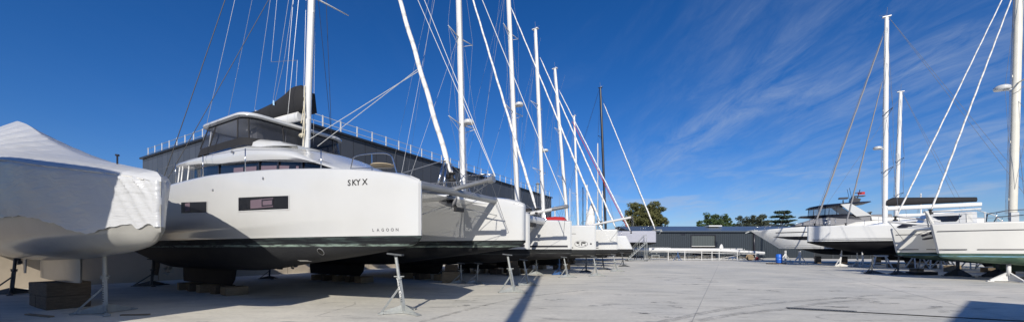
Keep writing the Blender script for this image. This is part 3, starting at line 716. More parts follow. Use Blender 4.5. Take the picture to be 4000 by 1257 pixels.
def wires(par, lst, mtl, name):
    mb = MB()
    for a, b, r in lst: mb.wire(a, b, r)
    return mb.build(name, mtl, par)

LEFT = -ANG
# ---- catamaran 1, nearest complete boat
am1 = antifoul('black_bottom_paint', 1.80, (.018, .019, .022), (.20, .26, .225), .19, .8, base2=(.026, .027, .029))
c1_sheer = [(-15.6, 3.52), (-13.5, 3.62), (-11, 3.68), (-9.8, 3.71), (-7.9, 3.73), (-6.35, 3.68), (-5, 3.62), (-3.2, 3.50), (-1.75, 3.37), (-.75, 3.23), (-.35, 3.14), (0, 3.0)]
c1_bottom = [(-15.6, 1.32), (-14.4, 1.10), (-12, .80), (-6.9, .84), (-3.9, 1.13), (-1.38, 1.41), (-.39, 1.55), (-.1, 1.63), (0, 1.72)]
c1_beam = [(-15.6, .78), (-13, .90), (-8, .95), (-5, .86), (-2, .56), (-.8, .30), (0, .055)]
C1, H1 = make_cat('white flybridge catamaran with black bottom and smoked flybridge enclosure', -5.78, 8.6, LEFT, 1, 2.5, c1_sheer, 1.80, c1_bottom, c1_beam, L=15.6,
    mastx=None, beamr=.105, beamz=3.16, beamx=-1.0, mats=(WHITE, am1), inset=[(-15.6, .15), (-6, .15), (-2, .07), (0, 0)], chine=[(-15.6, 2.04), (-6, 2.12), (-3, 2.22), (0, 2.34)], keelx=(-8.0, -12.1), lip=.09, bow_round=.03)
h1, ho1 = H1[0]; h2, ho2 = H1[1]
h1.window(-9.45, -7.66, lambda x: 2.60 - (x + 7.66) * .033, lambda x: 2.92 - (x + 7.66) * .05, -1, ho1, blinds=[(-9.15, -8.8, 2.70, 2.96)])
wn = h1.window(-5.88, -3.70, lambda x: 2.51 - (x + 3.68) * .021, lambda x: 2.84 - (x + 3.68) * .039, -1, ho1, blinds=[(-5.3, -4.3, 2.59, 2.82)])
fb = MB()
for a, b, c, d in ((-4.78, -4.3, 2.77, 2.80), (-4.78, -4.3, 2.62, 2.65), (-4.78, -4.74, 2.65, 2.77), (-4.34, -4.3, 2.65, 2.77)): h1.patch(fb, a, b, c, d, -1, .014, nx=2, nz=1)
fb.build('opening_frame', STRIPE, wn)
# letters: reading towards the bow on the starboard side
for ch, x in (('S', -1.75), ('K', -1.63), ('Y', -1.515), ('X', -1.35)): lettering(ho1, h1, ch, x, 2.965, .19, -1, BLKTXT, bold=.004)
for i, ch in enumerate('LAGOON'): lettering(ho1, h1, ch, -1.12 + i * .118, 1.9, .095, -1, DARKTXT, bold=.002)
# hatch outline, ports, bow thruster tunnel, through-hulls
for x, z in ((-7.28, 3.24), (-4.72, 3.36)): MB().lathe(h1.P(x, z, -1, .0), [(.035, .02), (.035, -.02), (.015, -.03)], 10, axis='y').build('vent', GREYALU, ho1)
def tunnel(h, x, z, side, r, par):
    c = h.P(x, z, side, .0); n = (h.P(x, z + .05, side) - h.P(x, z - .05, side)).cross(h.P(x + .05, z, side) - h.P(x - .05, z, side)).normalized()
    if n.y * side < 0: n = -n
    m = MB(); m.tube(c - n * .1, c + n * .012, r, n=20); m.tube(c + n * .002, c + n * .016, r * .86, n=20, mi=1); return m.build('thruster_tunnel', [GREYALU, mat('tunnel_dark', (.004, .004, .004), .9)], par)
tunnel(h1, -2.82, 1.44, -1, .1, ho1)
h1.patch(MB(), -3.95, -3.62, 1.175, 1.215, -1, .006, nx=3, nz=1).build('scuff', CREAM, ho1)
for s_ in (-1, 1): h2.patch(MB(), -.35, -.18, 3.02, 3.05, s_, .01, nx=2, nz=1).build('fitting', GREYALU, ho2)
# coachroof with overhanging lip
xs_unused = [-14.75, -14.4, -13.6, -12.1, -10.7, -9.0, -7.45, -5.7, -4.35, -3.35, -2.6, -2.1]
zu = curve([(-14.75, 5.1), (-12.75, 5.2), (-9.56, 5.2), (-7.93, 5.0), (-6.2, 4.66), (-5.1, 4.22), (-4.3, 3.95), (-3.7, 3.72)])
zl_ = curve([(-14.75, 5.0), (-12.33, 4.87), (-10.35, 4.67), (-8.46, 4.54), (-6.57, 4.37), (-5.2, 4.17), (-4.2, 3.80), (-3.7, 3.6)])
wd = curve([(-14.75, 1.75), (-14.2, 1.95), (-12, 2.0), (-8, 2.0), (-5.6, 1.9), (-4.5, 1.5), (-3.7, .7)])
rf_ = MB().loft([ring_roof(x, wd(x), zu(x), zl_(x), .22 if x > -14.4 else .1) for x in [(-14.75 + 11.05 * k / 30) for k in range(31)]]).build('coachroof', WHITE, C1, fix=True, angle=50)
# raised moulding where the enclosure stands
md = MB().loft([[Vector((x, y * w_ * .93, 5.08 + z * h_)) for y, z in ((-1, 0), (-.97, .6), (-.88, 1), (0, 1.15), (.88, 1), (.97, .6), (1, 0))] for x, w_, h_ in ((-12.6, 1.85, .1), (-12.2, 1.95, .3), (-9.2, 1.98, .34), (-8.5, 1.9, .32), (-7.7, 1.6, .2), (-7.0, 1.2, -.15))]).build('moulding', WHITE, rf_, fix=True, angle=50)
tv = MB(); tv.tube((-9.28, -2.06, 4.93), (-9.28, -2.12, 4.93), .045, n=12); tv.build('nav_light', GREYALU, rf_)
cs = [(-13.4, 1.7), (-12, 1.8), (-8, 1.84), (-6.2, 1.76), (-5, 1.5), (-4.2, .9)]
wf = curve(cs)
cg = MB().loft([[Vector((x, y * wf(x), z)) for y, z in ((-1, 3.55), (-.985, zl_(x) + .12), (.985, zl_(x) + .12), (1, 3.55))] for x in [-13.4 + 9.2 * k / 20 for k in range(21)]], smooth=False).build('cabin', GLASS, C1)
for a, b in ((-9.8, -9.1), (-8.95, -8.2), (-7.9, -7.0), (-6.85, -5.9)):
    MB().add([(a, -wf(a) - .006, 3.6), (b, -wf(b) - .006, 3.6), (b, -wf(b) * .99 - .006, zl_(b) - .16), (a, -wf(a) * .99 - .006, zl_(a) - .16)], [(0, 1, 2, 3)]).build('blind', PURPLE, cg)
for a in (-10.95, -8.02, -6.9, -5.75): MB().box((a, -wf(a) - .004, (3.6 + zl_(a)) / 2), (.09, .02, zl_(a) - 3.5)).build('mullion', STRIPE, cg)
# white moulded bulwark beside the cockpit
MB().loft([[Vector((x, -1.98 + dy, 3.6)), Vector((x, -2.02 + dy, 3.6 + h_)), Vector((x, -1.9 + dy, 3.62 + h_)), Vector((x, -1.86 + dy, 3.6))] for x, h_, dy in ((-12.2, .25, 0), (-12.1, .42, 0), (-11.8, .5, 0), (-11.1, .5, 0), (-10.7, .38, 0), (-10.35, .12, 0), (-10.25, .01, 0))]).build('bulwark', WHITE, C1)
pb = MB()
for x in (-14.2, -13.9, -13.3): pb.tube((x, -2.0, 3.6), (x + .1, -1.92, 4.95), .03, n=8)
pb.build('roof_pillar', ALU, C1)
# aft cockpit glass
MB().add([(-14.1, -1.7, 3.6), (-13.45, -1.7, 3.6), (-13.45, -1.7, 4.8), (-14.1, -1.7, 4.8)], [(0, 1, 2, 3)]).build('cockpit_screen', VINYL2, C1)
# flybridge hardtop: rounded slab
def rrect(x0, x1, w, z, r, n=6, bulge=0.):
    pts = []
    for cx_, cy_, a0 in ((x1 - r, w - r, 0), (x0 + r, w - r, pi / 2), (x0 + r, -w + r, pi), (x1 - r, -w + r, 1.5 * pi)):
        for k in range(n + 1):
            a = a0 + pi / 2 * k / n; x = cx_ + r * cos(a); y = cy_ + r * sin(a)
            if x > (x0 + x1) / 2: x += bulge * (1 - (y / w) ** 2)
            pts.append(Vector((x, y, z)))
    return pts
HT = [(.10, 6.19), (0., 6.22), (-.0, 6.28), (.05, 6.33), (.3, 6.37), (.9, 6.44)]
MB().loft([rrect(-12.15 + i, -8.58 - i, 2.05 - i, z, max(.2, .6 - i), bulge=0) for i, z in HT], smooth=True).build('hardtop', WHITE, C1, angle=50)
# enclosure: bottom outline wider than the top
bot = rrect(-12.75, -8.5, 2.0, 5.15, .6, bulge=0); top = rrect(-11.95, -8.72, 1.92, 6.2, .55, bulge=0)
mid = [b.lerp(t_, .27) for b, t_ in zip(bot, top)]
# resample the outline into panels (indices around; 7 points per corner)
def strip_panel(i0, i1, A, B, name, mtl, par):
    idx = list(range(i0, i1 + 1)); n = len(A); mb = MB(); vs = []; S = 4
    for i in idx:
        for k in range(S + 1):
            p = A[i % n].lerp(B[i % n], k / S); vs.append(p)
    mb.add(vs, [(a * (S + 1) + k, a * (S + 1) + k + 1, (a + 1) * (S + 1) + k + 1, (a + 1) * (S + 1) + k) for a in range(len(idx) - 1) for k in range(S)], 0, True)
    return mb.build(name, mtl, par)
n_ = len(bot)
topd = [b.lerp(t_, .93) for b, t_ in zip(bot, top)]
def subdiv(pts):      # add points on the long straight runs
    out = []
    for i, p in enumerate(pts):
        q = pts[(i + 1) % len(pts)]; out.append(p)
        if (i + 1) % 7 == 0:
            for k in (1, 2, 3): out.append(p.lerp(q, k / 4))
    return out
bot, mid, top, topd = subdiv(bot), subdiv(mid), subdiv(top), subdiv(topd)
n_ = len(bot)
skirt = strip_panel(0, n_, bot, mid, 'fabric_skirt', BLACKC, C1)
band = strip_panel(0, n_, topd, top, 'top_band', BLACKC, C1)
# corners: indices: stbd fwd corner = last block, etc.
panels = [(0, 7), (7, 10), (10, 17), (17, 20), (20, 22), (22, 25), (25, 27), (27, 30), (30, 33), (33, 37), (37, 40)]
for i0, i1 in panels: strip_panel(i0, i1, mid, topd, 'clear_panel', VINYL if 18 <= i0 < 29 else VINYL2, C1)
for i in (7, 10, 17, 20, 25, 27, 30, 33, 37, 40): MB().tube(mid[i % n_], topd[i % n_], .025, n=4).build('seam_band', BLACKC, C1)
pl = MB(); pl.tube((-11.85, -1.8, 5.2), (-11.55, -1.8, 6.2), .028, n=8); pl.tube((-11.85, 1.8, 5.2), (-11.55, 1.8, 6.2), .028, n=8); pl.tube((-8.7, 1.5, 5.2), (-8.9, 1.55, 6.2), .028, n=8); pl.build('hardtop_post', ALU, C1)
hs_ = MB(); hs_.box((-9.4, -.6, 5.75), (.5, 1.5, .5)); hs_.box((-10.9, .2, 5.55), (.7, 2.4, .5)); hs_.build('helm_seat', GREYC, C1)
# mast, boom, sail cover
m1 = mast_part(C1, (-8.30, 0, 5.1), (-7.28, 0, 23.5), .155, ALU, spreaders=(), taper=.8)
for z_, sp in ((11.3, 1.45), (16.5, 1.2)):
    for sd in (-1, 1):
        sb = MB(); p = Vector((-8.42 + (z_ - 5.1) * .0554, 0, z_)); e = p + Vector((.35, sd * sp, -.1)); sb.tube(p, e, .05, .03, n=6, flat=.6); sb.build('spreader', ALU, m1)
jb_ = MB(); rj = random.Random(3)
for k in range(7):
    z0 = 5.2 + k * .28; jb_.wire((-8.2 + rj.uniform(-.1, .1), -.17 + rj.uniform(-.1, .05), z0), (-8.15, -.15, z0 + .9), .018)
jb_.lathe((-8.38, 0, 5.9), [(.2, -.05), (.24, 0), (.2, .06)], 12); jb_.build('rope_coils', mat('cream_rope', (.55, .50, .38), .9), m1)
bo = MB(); bo.tube((-8.7, 0, 6.75), (-14.9, .0, 7.05), .14, .12, n=10, flat=1.4); boom = bo.build('boom', ALU, C1)
R = []
for x, z0, h_, w_ in ((-8.3, 7.0, .6, .1), (-8.55, 6.85, 1.08, .24), (-9.0, 6.85, 1.12, .28), (-9.5, 6.86, .92, .28), (-10.3, 6.88, .72, .26), (-11.6, 6.92, .58, .25), (-13, 6.98, .6, .23), (-14.6, 7.08, .42, .2), (-15.0, 7.1, .2, .1)):
    R.append([Vector((x, w_ * cos(2 * pi * k / 14) * (1 + .1 * sin(3 * k)), z0 + h_ / 2 + h_ / 2 * sin(2 * pi * k / 14))) for k in range(14)])
sc_ = MB().loft(R).build('sail_cover', BLACKC, boom, angle=80)
dm = MB(); dm.add([(-10.1, -.30, 7.36), (-9.96, -.31, 7.3), (-9.98, -.31, 7.5), (-10.08, -.31, 7.54)], [(0, 1, 2, 3)]); dm.build('emblem', mat('pale_blue_emblem', (.35, .55, .75), .6), sc_)
bt = MB(); bt.box((-8.5, .30, 7.3), (.35, .22, .75), tilt=Matrix.Rotation(.12, 3, 'X')); bt.build('cover_flap', BLACKC, boom)
stay_sail(C1, (-1.15, 0, 3.7), (-7.45, 0, 21.2), .078)
wires(C1, [((-1.3 - 6.35 * .19, .05, 3.75 + 17.45 * .19), (-7.8, -.25, 5.6), .014), ((-1.3 - 6.35 * .19, .02, 3.8 + 17.45 * .19), (-7.9, .2, 5.5), .014)], WIREW, 'sheet')
sh_ = []
for sd in (-1, 1):
    sh_ += [((-11.4, sd * 3.35, 3.75), (-7.7, 0, 21), .013), ((-11.1, sd * 3.35, 3.75), (-8.0, 0, 14), .011)]
wires(C1, sh_, WIRED, 'shroud')
wires(C1, [((-8.4, -.1, 5.4), (-7.7, -.1, 22), .006), ((-8.0, -.2, 5.2), (-7.2, 0, 20), .008), ((-8.9, -.5, 5.3), (-7.6, -.05, 18), .008), ((-8.65, .5, 5.3), (-7.6, .05, 21), .008), ((-9.5, -.15, 7.6), (-8.0, 0, 19), .008), ((-10.7, 0, 7.6), (-7.9, 0, 17), .007), ((-10.6, 0, 7.5), (-9.8, 0, 9.3), .008), ((-9.8, 0, 9.3), (-8.0, 0, 16), .007), ((-10.8, -.0, 9.4), (-8.9, 0, 9.0), .008), ((-10.8, 0, 9.4), (-8.6, 0, 22), .006), ((-12.2, 0, 7.4), (-8.3, 0, 21), .007), ((-8.9, 0, 9.0), (-9.0, 0, 7.9), .007),
           ((-13.9, -1.2, 6.2), (-8.6, 0, 23), .008), ((-14.8, 0, 7.1), (-7.6, 0, 23), .007)], WIREG, 'running_rigging')
wires(C1, [((.36, .02, 3.5), (-7.4, .0, 19.3), .009), ((.36, .05, 3.5), (-7.4, .1, 20.5), .009)], WIREW, 'halyard')
# bowsprit, striker frame, foredeck gear
bs = MB(); bs.tube((-1.3, 0, 3.22), (.28, 0, 3.42), .075, .06, n=10); bs.tube((.18, 0, 3.40), (.34, 0, 3.43), .1, n=10); bs.build('bowsprit', GREYALU, C1)
sk = MB(); ap = Vector((-1.32, 0, 4.15))
for a, b in (((-1.35, -.42, 3.2), (-1.32, -.1, 4.1)), ((-1.32, -.1, 4.1), (-1.32, .0, 4.2)), ((-1.32, 0, 4.2), (-1.32, .1, 4.1)), ((-1.32, .1, 4.1), (-1.35, .42, 3.2)), ((-1.15, -.35, 3.2), (-1.25, -.08, 4.0)), ((-1.15, .35, 3.2), (-1.25, .08, 4.0))): sk.tube(a, b, .035, n=8)
sk.build('striker_frame', STEEL, C1)
wires(C1, [((-1.32, 0, 4.15), (-1.35, -2.2, 3.25), .012), ((-1.32, 0, 4.15), (-1.35, 2.2, 3.25), .012), ((.25, 0, 3.4), (-.9, -2.4, 3.0), .008), ((.25, 0, 3.35), (-.55, 2.4, 2.0), .008), ((.25, 0, 3.35), (-1.3, .1, 2.7), .008), ((-.9, 2.3, 3.05), (-.9, 2.32, 2.0), .01), ((-1.3, .1, 2.8), (-.9, 2.2, 2.65), .012), ((-1.3, -.1, 2.75), (-.95, -2.35, 2.1), .01)], WIREG, 'bridle')
an = MB(); an.box((-.95, .12, 2.66), (.1, .36, .12)); an.box((-1.2, .0, 2.98), (.14, .12, .2)); an.tube((-1.3, 0, 3.3), (-1.0, .1, 2.66), .03); an.tube((-1.25, -.08, 3.62), (-1.25, .1, 3.66), .06, n=8); an.build('anchor_roller', RUBBER, C1)
cv = MB().loft([[Vector((x, .05 + .1 * sin(9 * x) + w_ * cos(2 * pi * k / 8), z + w_ * sin(2 * pi * k / 8) * (1 + .3 * sin(3 * k)))) for k in range(8)] for x, z, w_ in ((-1.55, 2.92, .03), (-1.35, 2.86, .09), (-1.15, 2.82, .10), (-.98, 2.9, .07), (-.9, 3.0, .03))]).build('grey_bundle', GREYC, C1, angle=80)
# little boarding platform rails at the sprit
rb_ = MB(); rb_.path([(-1.2, .2, 3.25), (-.9, .3, 3.7), (-.1, .25, 3.65), (-.1, .15, 3.3)], .014); rb_.tube((-.6, .25, 3.66), (.2, .3, 3.62), .02); rb_.build('sprit_rail', STEEL, C1)
pulpit(C1, -3.45, -1.5, -1.75, -1.7, 3.42, 3.3, h=.72)
pulpit(C1, -3.4, -1.75, 2.5, 1.9, 3.45, 3.3, h=.4, seat=False)
rail_run(C1, [(-11.9, -3.3, 3.72), (-10.1, -3.38, 3.72), (-8.1, -3.38, 3.73), (-5.75, -3.3, 3.64), (-3.55, -2.5, 3.5)])
rail_run(C1, [(-12, 3.3, 3.72), (-9, 3.38, 3.73), (-6, 3.3, 3.64), (-3.4, 2.5, 3.45)])

# ---- catamaran 2
am2 = antifoul('worn_black_bottom_paint', 1.50, (.014, .014, .016), (.05, .055, .055), .2, .8, base2=(.03, .03, .03))
c2s = [(-13, 3.1), (-8, 3.2), (-4, 3.15), (-1.2, 3.08), (0, 3.0)]
c2b = [(-13, 1.1), (-10, .75), (-6, .72), (-2, .9), (-.5, 1.02), (-.12, 1.12), (0, 1.22)]
c2m = [(-13, .7), (-8, .85), (-4, .78), (-1.5, .45), (-.5, .24), (0, .10)]
C2, H2 = make_cat('white catamaran with thick white crossbeam, just beyond the flybridge catamaran', -7.05, 16.4, LEFT, 1, 2.5, c2s, 1.50, c2b, c2m, L=13, mastx=-5.3, mastz=4.6, masttop=24, mast_lean=-.6, mr=.17, mats=(WHITE, am2),
    stripes=[(1.60, 1.70, -12.5, -.12, STRIPE)], beamr=.19, beammat=WHITE, beamz=3.02, beamx=-1.5, spreaders=((.205, 1.25, -.1), (.45, 1.1, -.1)), radar=.205, stay=(-.86, 3.45, -5.75, 18.3, .068), roofz=4.0, keelx=(-4.6, -7.6))
b2 = MB(); b2.tube((-1.5, 0, 3.2), (.75, 0, 3.5), .085, .075, n=10); b2.tube((.0, 0, 3.41), (.8, 0, 3.51), .092, n=10, mi=1); b2.build('bowsprit', [ALU, GREYALU], C2)
bx = MB(); bx.box((-1.2, .3, 2.72), (.2, .42, .2)); bx.box((-1.3, 0, 3.35), (.3, .3, .3)); bx.build('anchor_roller', RUBBER, C2)
pulpit(C2, -3.0, -1.2, -2.3, -1.9, 3.15, 3.1, h=.7, seat=False); pulpit(C2, -3.0, -1.2, 2.3, 1.9, 3.15, 3.1, h=.7, seat=False)
wires(C2, [((.72, 0, 3.5), (-5.8, 0, 18.9), .02), ((.7, .05, 3.5), (-1.3, -2.3, 3.0), .01), ((.7, 0, 3.45), (-.4, 2.4, 2.1), .012), ((-1.4, 0, 3.7), (-1.4, 2.3, 3.1), .01)], WIREW, 'halyard')
ds = MB(); ds.loft([[Vector((x, 1.6 + .6 * w_ * cos(pi * k / 8), 3.15 + .8 * h_ * sin(pi * k / 8))) for k in range(9)] for x, w_, h_ in ((-4.4, 1.3, .25), (-3.8, 1.5, .75), (-3.2, 1.45, .85), (-2.9, 1.2, .45))]); ds.build('dinghy_cover', GREYC, C2, angle=70)
# ---- catamaran 3
am3 = antifoul('scuffed_black_bottom_paint', 1.47, (.016, .016, .018), (.10, .10, .095), .3, .6, base2=(.035, .035, .035))
c3s = [(-12.5, 2.9), (-6, 2.88), (-1.2, 2.86), (0, 2.84)]
C3, H3 = make_cat('white catamaran with oval world map emblem on its bow, third along the left row', -6.2, 23.0, LEFT, 1, 2.5, c3s, 1.47, [(-12.5, 1.15), (-9, .8), (-4, .85), (-1, 1.0), (-.1, 1.08), (0, 1.2)], [(-12.5, .75), (-7, .85), (-3, .7), (-1.2, .42), (-.4, .2), (0, .09)], L=12.5,
    mastx=-6.35, mastz=4.5, masttop=23.5, mast_lean=-.95, mr=.18, mats=(WHITE, am3), stripes=[(1.56, 1.61, -12, -1.15, STRIPE)], beamr=.14, beammat=WHITE, beamz=2.75, beamx=-1.5, spreaders=((.365, 1.25, -.1), (.66, 1.1, -.1)), radar=.385, stay=(-.42, 3.2, -6.95, 18.9, .062), roofz=4.0, rake=.0, keelx=(-4, -7))
b3 = MB(); b3.tube((-1.4, 0, 2.95), (1.45, 0, 3.42), .08, .07, n=10); b3.build('bowsprit', ALU, C3)
h5, ho5 = H3[0]; ln = MB(); h5.patch(ln, -2.6, -1.0, 2.36, 2.385, -1, .004, nx=8, nz=1); ln.build('rubbing_line', STRIPE, ho5)
em = MB(); ce = Vector((-.72, 0, 1.80)); n = 24
def emb(mb, pts, off): mb.add([h5.P(ce.x + px_, ce.z + pz_, -1, off + .012) for px_, pz_ in pts], [tuple(range(len(pts)))])
emb(em, [(.36 * cos(2 * pi * k / n), .185 * sin(2 * pi * k / n)) for k in range(n)], .004)
eo = em.build('emblem_rim', STRIPE, ho5)
e2 = MB(); emb(e2, [(.34 * cos(2 * pi * k / n), .168 * sin(2 * pi * k / n)) for k in range(n)], .0065); e2.build('emblem_face', WHITE, ho5)
e3 = MB()
for pts in ([(-.27, .08), (-.2, .12), (-.08, .1), (-.1, .03), (-.16, -.01), (-.24, .02)], [(-.14, -.02), (-.08, -.03), (-.1, -.12), (-.13, -.1)], [(-.02, .06), (.02, .11), (.1, .12), (.24, .1), (.27, .05), (.18, .0), (.08, .02), (.0, .03)], [(-.02, .01), (.07, .0), (.05, -.11), (.02, -.11)], [(.18, -.05), (.26, -.05), (.25, -.1), (.18, -.09)]): emb(e3, pts, .0085)
e3.build('emblem_map', BLKTXT, ho5)
pd = MB(); pd.tube(h5.P(-.2, 1.80, -1, -.02), h5.P(-.2, 1.80, -1, .012), .05, n=12); pd.build('port', STRIPE, ho5)
wires(C3, [((1.3, 0, 3.4), (-.5, 2.4, 2.0), .014)], WIREW, 'halyard')
rd = MB(); rd.loft([[Vector((x, -1.2 + w_ * cos(pi * k / 8), 2.85 + 1.25 * h_ * sin(pi * k / 8) * (1 + .12 * sin(5 * x)))) for k in range(9)] for x, w_, h_ in ((-5.4, .5, .4), (-5.0, .75, .62), (-4, .8, .6), (-3, .8, .62), (-2.4, .7, .5), (-2.2, .4, .3))]); rd.build('deck_cover', REDC, C3, angle=70)
pulpit(C3, -2.6, -.9, 2.3, 2.0, 2.88, 2.86, h=.6, seat=False)
# ---- catamaran 4, 5
C4, H4 = make_cat('white catamaran with raked reverse bows, fourth along the left row', -7.75, 33.3, LEFT, 1, 2.5, [(-12.5, 2.9), (-4, 2.85), (0, 2.75)], 1.5, [(-12.5, 1.2), (-8, .8), (-3, .9), (-.3, 1.1), (0, 1.25)], [(-12.5, .75), (-7, .85), (-3, .65), (-1, .35), (0, .1)], L=12.5,
    mastx=-7.5, mastz=4.5, masttop=23.4, mast_lean=-.9, mr=.2, mats=(WHITE, am3), rake=-.0, beamr=.12, beammat=WHITE, beamz=2.75, spreaders=((.26, 1.5, .25), (.6, 1.3, .25)), roofz=4.0, keelx=(-5, -8), radar=.36, stay=(-.45, 3.4, -7.9, 20.5, .08))
for Hh, hob in H4:
    for v in hob.data.vertices:
        k = max(0, 1 + v.co.x / 2.0)
        if k > 0: v.co.x += k * (.55 - .62 * max(0, v.co.z - 1.3) / 1.4)
bb = MB(); bb.loft([[Vector((-1.2 + z * .1 + w_ * cos(2 * pi * k / 8), .3 + w_ * sin(2 * pi * k / 8), 2.9 + z)) for k in range(8)] for z, w_ in ((0, .35), (.5, .3), (1.2, .18), (1.6, .05))]); bb.build('wrapped_sail_bundle', SAILCLOTH, C3, angle=80)
C5, H5 = make_cat('white catamaran mostly hidden, farthest of the left row catamarans', -10.5, 41.0, LEFT, 1, 2.4, [(-12, 2.9), (0, 2.8)], 1.5, [(-12, 1.2), (-8, .8), (-3, .9), (0, 1.25)], [(-12, .75), (-7, .85), (-3, .65), (0, .1)], L=12,
    mastx=-5.2, mastz=4.5, masttop=23, mast_lean=-1.6, mr=.2, mats=(WHITE, am3), beamr=.12, beammat=WHITE, beamz=2.75, spreaders=((.3, 1.4, .2), (.6, 1.2, .2)), roofz=4.0, keelx=(-5, -8), stay=(2.0, 3.4, -6.3, 20.4, .075))
wires(C5, [((1.6, 0, 3.9), (-4.6, 0, 16.3), .035)], REDC, 'red_furled_sail')

# ================================================================== MONOHULLS
def make_mono(label, u0, v0, sgn, L, beam, sheer, wl, bottom, mats, mastx, masttop, mast_lean=0., mr=.13, mmat=None, spreaders=((.35, 1.1, .35), (.65, .9, .35)), radar=None, inset=None, rake=0., stripes=(), cabin=True, boom=None, stays=True, smat=None, wiremat=None, group='sailboats standing in the yard', keel=(-.42, -.62), furl=None, cabz=.45):
    t = thing('sailboat', label, 'sailboat', uv(u0, v0), -ANG if sgn > 0 else pi - ANG, group)
    H = Hull(L, 0, beam, sheer, wl, bottom, inset=inset or [(-L, .35), (-L * .5, .25), (0, .02)], rake=rake, lip=.07, bow_round=.06, p=2.0)
    ho = H.build('hull', mats, t)
    for (a, b, x0, x1, mm_) in stripes:
        sb = MB()
        for s2 in (-1, 1): H.patch(sb, x0, x1, a, b, s2, .012, nx=30, nz=1)
        sb.build('stripe', mm_, ho)
    k0, k1 = keel[0] * L, keel[1] * L; zk = H.zb((k0 + k1) / 2)
    foil('keel', mats[1], t, [(zk + .15, k0, k1, .16), (.55, k0 - .3, k1, .13), (.34, k0 - .4, k1 - .1, .14)], 0)
    rx = -L + 1.0; foil('rudder', mats[1], t, [(H.zb(rx) + .1, rx + .3, rx - .3, .06), (.8, rx + .2, rx - .3, .04), (.5, rx + .1, rx - .2, .03)], 0)
    zs = curve(sheer)
    if cabin:
        A, B = -L * .28, -L * .72; R = []
        for i in range(13):
            x = B + (A - B) * i / 12; k = i / 12; w_ = curve(beam)(x) * .56 * (1 - .6 * max(0, k - .5) ** 1.5); h_ = cabz * (1 - max(0, (k - .3) / .7) ** 2.2) + .02; z = zs(x)
            R.append([Vector((x, y, zz)) for y, zz in ((-w_, z), (-w_ * .95, z + h_ * .8), (-w_ * .8, z + h_), (0, z + h_ + .08), (w_ * .8, z + h_), (w_ * .95, z + h_ * .8), (w_, z))])
        co = MB().loft(R).build('cabin', mats[0], t, fix=True)
        for sd in (-1, 1):
            vs = []
            for i in range(2, 9):
                r = R[i]; a, b = (r[0], r[1]) if sd < 0 else (r[6], r[5]); vs += [a.lerp(b, .35) + Vector((0, sd * .012, 0)), a.lerp(b, .85) + Vector((0, sd * .012, 0))]
            MB().add(vs, [(2 * i, 2 * i + 1, 2 * i + 3, 2 * i + 2) for i in range(6)]).build('window', GLASS, co)
    mz = zs(mastx) + (.4 if cabin else 0)
    m_ = mast_part(t, (mastx, 0, mz - .2), (mastx + mast_lean, 0, masttop), mr, mmat or ALU, spreaders, radar, smat=smat)
    k_ = lambda z: mastx + mast_lean * (z - mz) / (masttop - mz)
    wm_ = wiremat or WIREG; l = []
    if stays:
        for sd in (-1, 1):
            yq = sd * curve(beam)(mastx - .3) * .9; prev = Vector((mastx - .35, yq, zs(mastx)))
            for fr, spn, sw in spreaders:
                z_ = mz + (masttop - mz) * fr; e = Vector((k_(z_) - sw, sd * spn, z_ + .1)); l.append((prev, e, .011)); l.append((e, (k_(z_ + 4), 0, min(masttop - .5, z_ + 4.5)), .009)); prev = e
            l.append((prev, (k_(masttop), 0, masttop - .2), .01))
        l.append(((-L + .2, .5, zs(-L + .2)), (k_(masttop) - .1, 0, masttop), .012)); l.append(((-L + .2, -.5, zs(-L + .2)), (k_(masttop) - .1, 0, masttop), .012)); l.append(((-.25, 0, zs(0)), (k_(masttop * .97), 0, masttop * .97), .012))
        wires(t, l, wm_, 'standing_rigging')
    if boom:
        z_, x1, cov = boom; b_ = MB(); b_.tube((mastx - .15, 0, z_), (x1, 0, z_ + .05), .11, .10, n=8, flat=1.5); bo_ = b_.build('boom', ALU, t)
        if cov:
            R = []
            for i in range(13):
                k = i / 12; x = mastx - .05 + (x1 + .3 - mastx) * k; h_ = (.36 if k > .02 else .24) * (1 - .5 * k); R.append([Vector((x, .24 * (1 - .4 * k) * cos(2 * pi * q / 12), z_ + .2 + h_ + .05 * k + h_ * sin(2 * pi * q / 12))) for q in range(12)])
            MB().loft(R).build('sail_cover', BLACKC, bo_, angle=80)
    rail = [(-L * f, -curve(beam)(-L * f) * .93, zs(-L * f)) for f in (.12, .3, .5, .7, .88)]
    rail_run(t, rail, .6, .012); rail_run(t, [(a, -b, c) for a, b, c in rail], .6, .012)
    pb_ = MB(); b0 = curve(beam)(-1.2) * .9; pb_.path([(-1.5, -b0, zs(-1)), (-1.3, -b0, zs(-1) + .6), (-.1, -.1, zs(0) + .65), (-.1, .1, zs(0) + .65), (-1.3, b0, zs(-1) + .6), (-1.5, b0, zs(-1))], .014); pb_.tube((-.1, 0, zs(0)), (-.1, 0, zs(0) + .65), .012); pb_.build('bow_pulpit', STEEL, t)
    if furl:
        for a, b, r, mm_ in furl: stay_sail(t, a, b, r, mm_)
    return t, H, ho

amb = antifoul('plain_black_bottom_paint', 2.1, (.012, .012, .014), (.03, .03, .03), .2, .4)
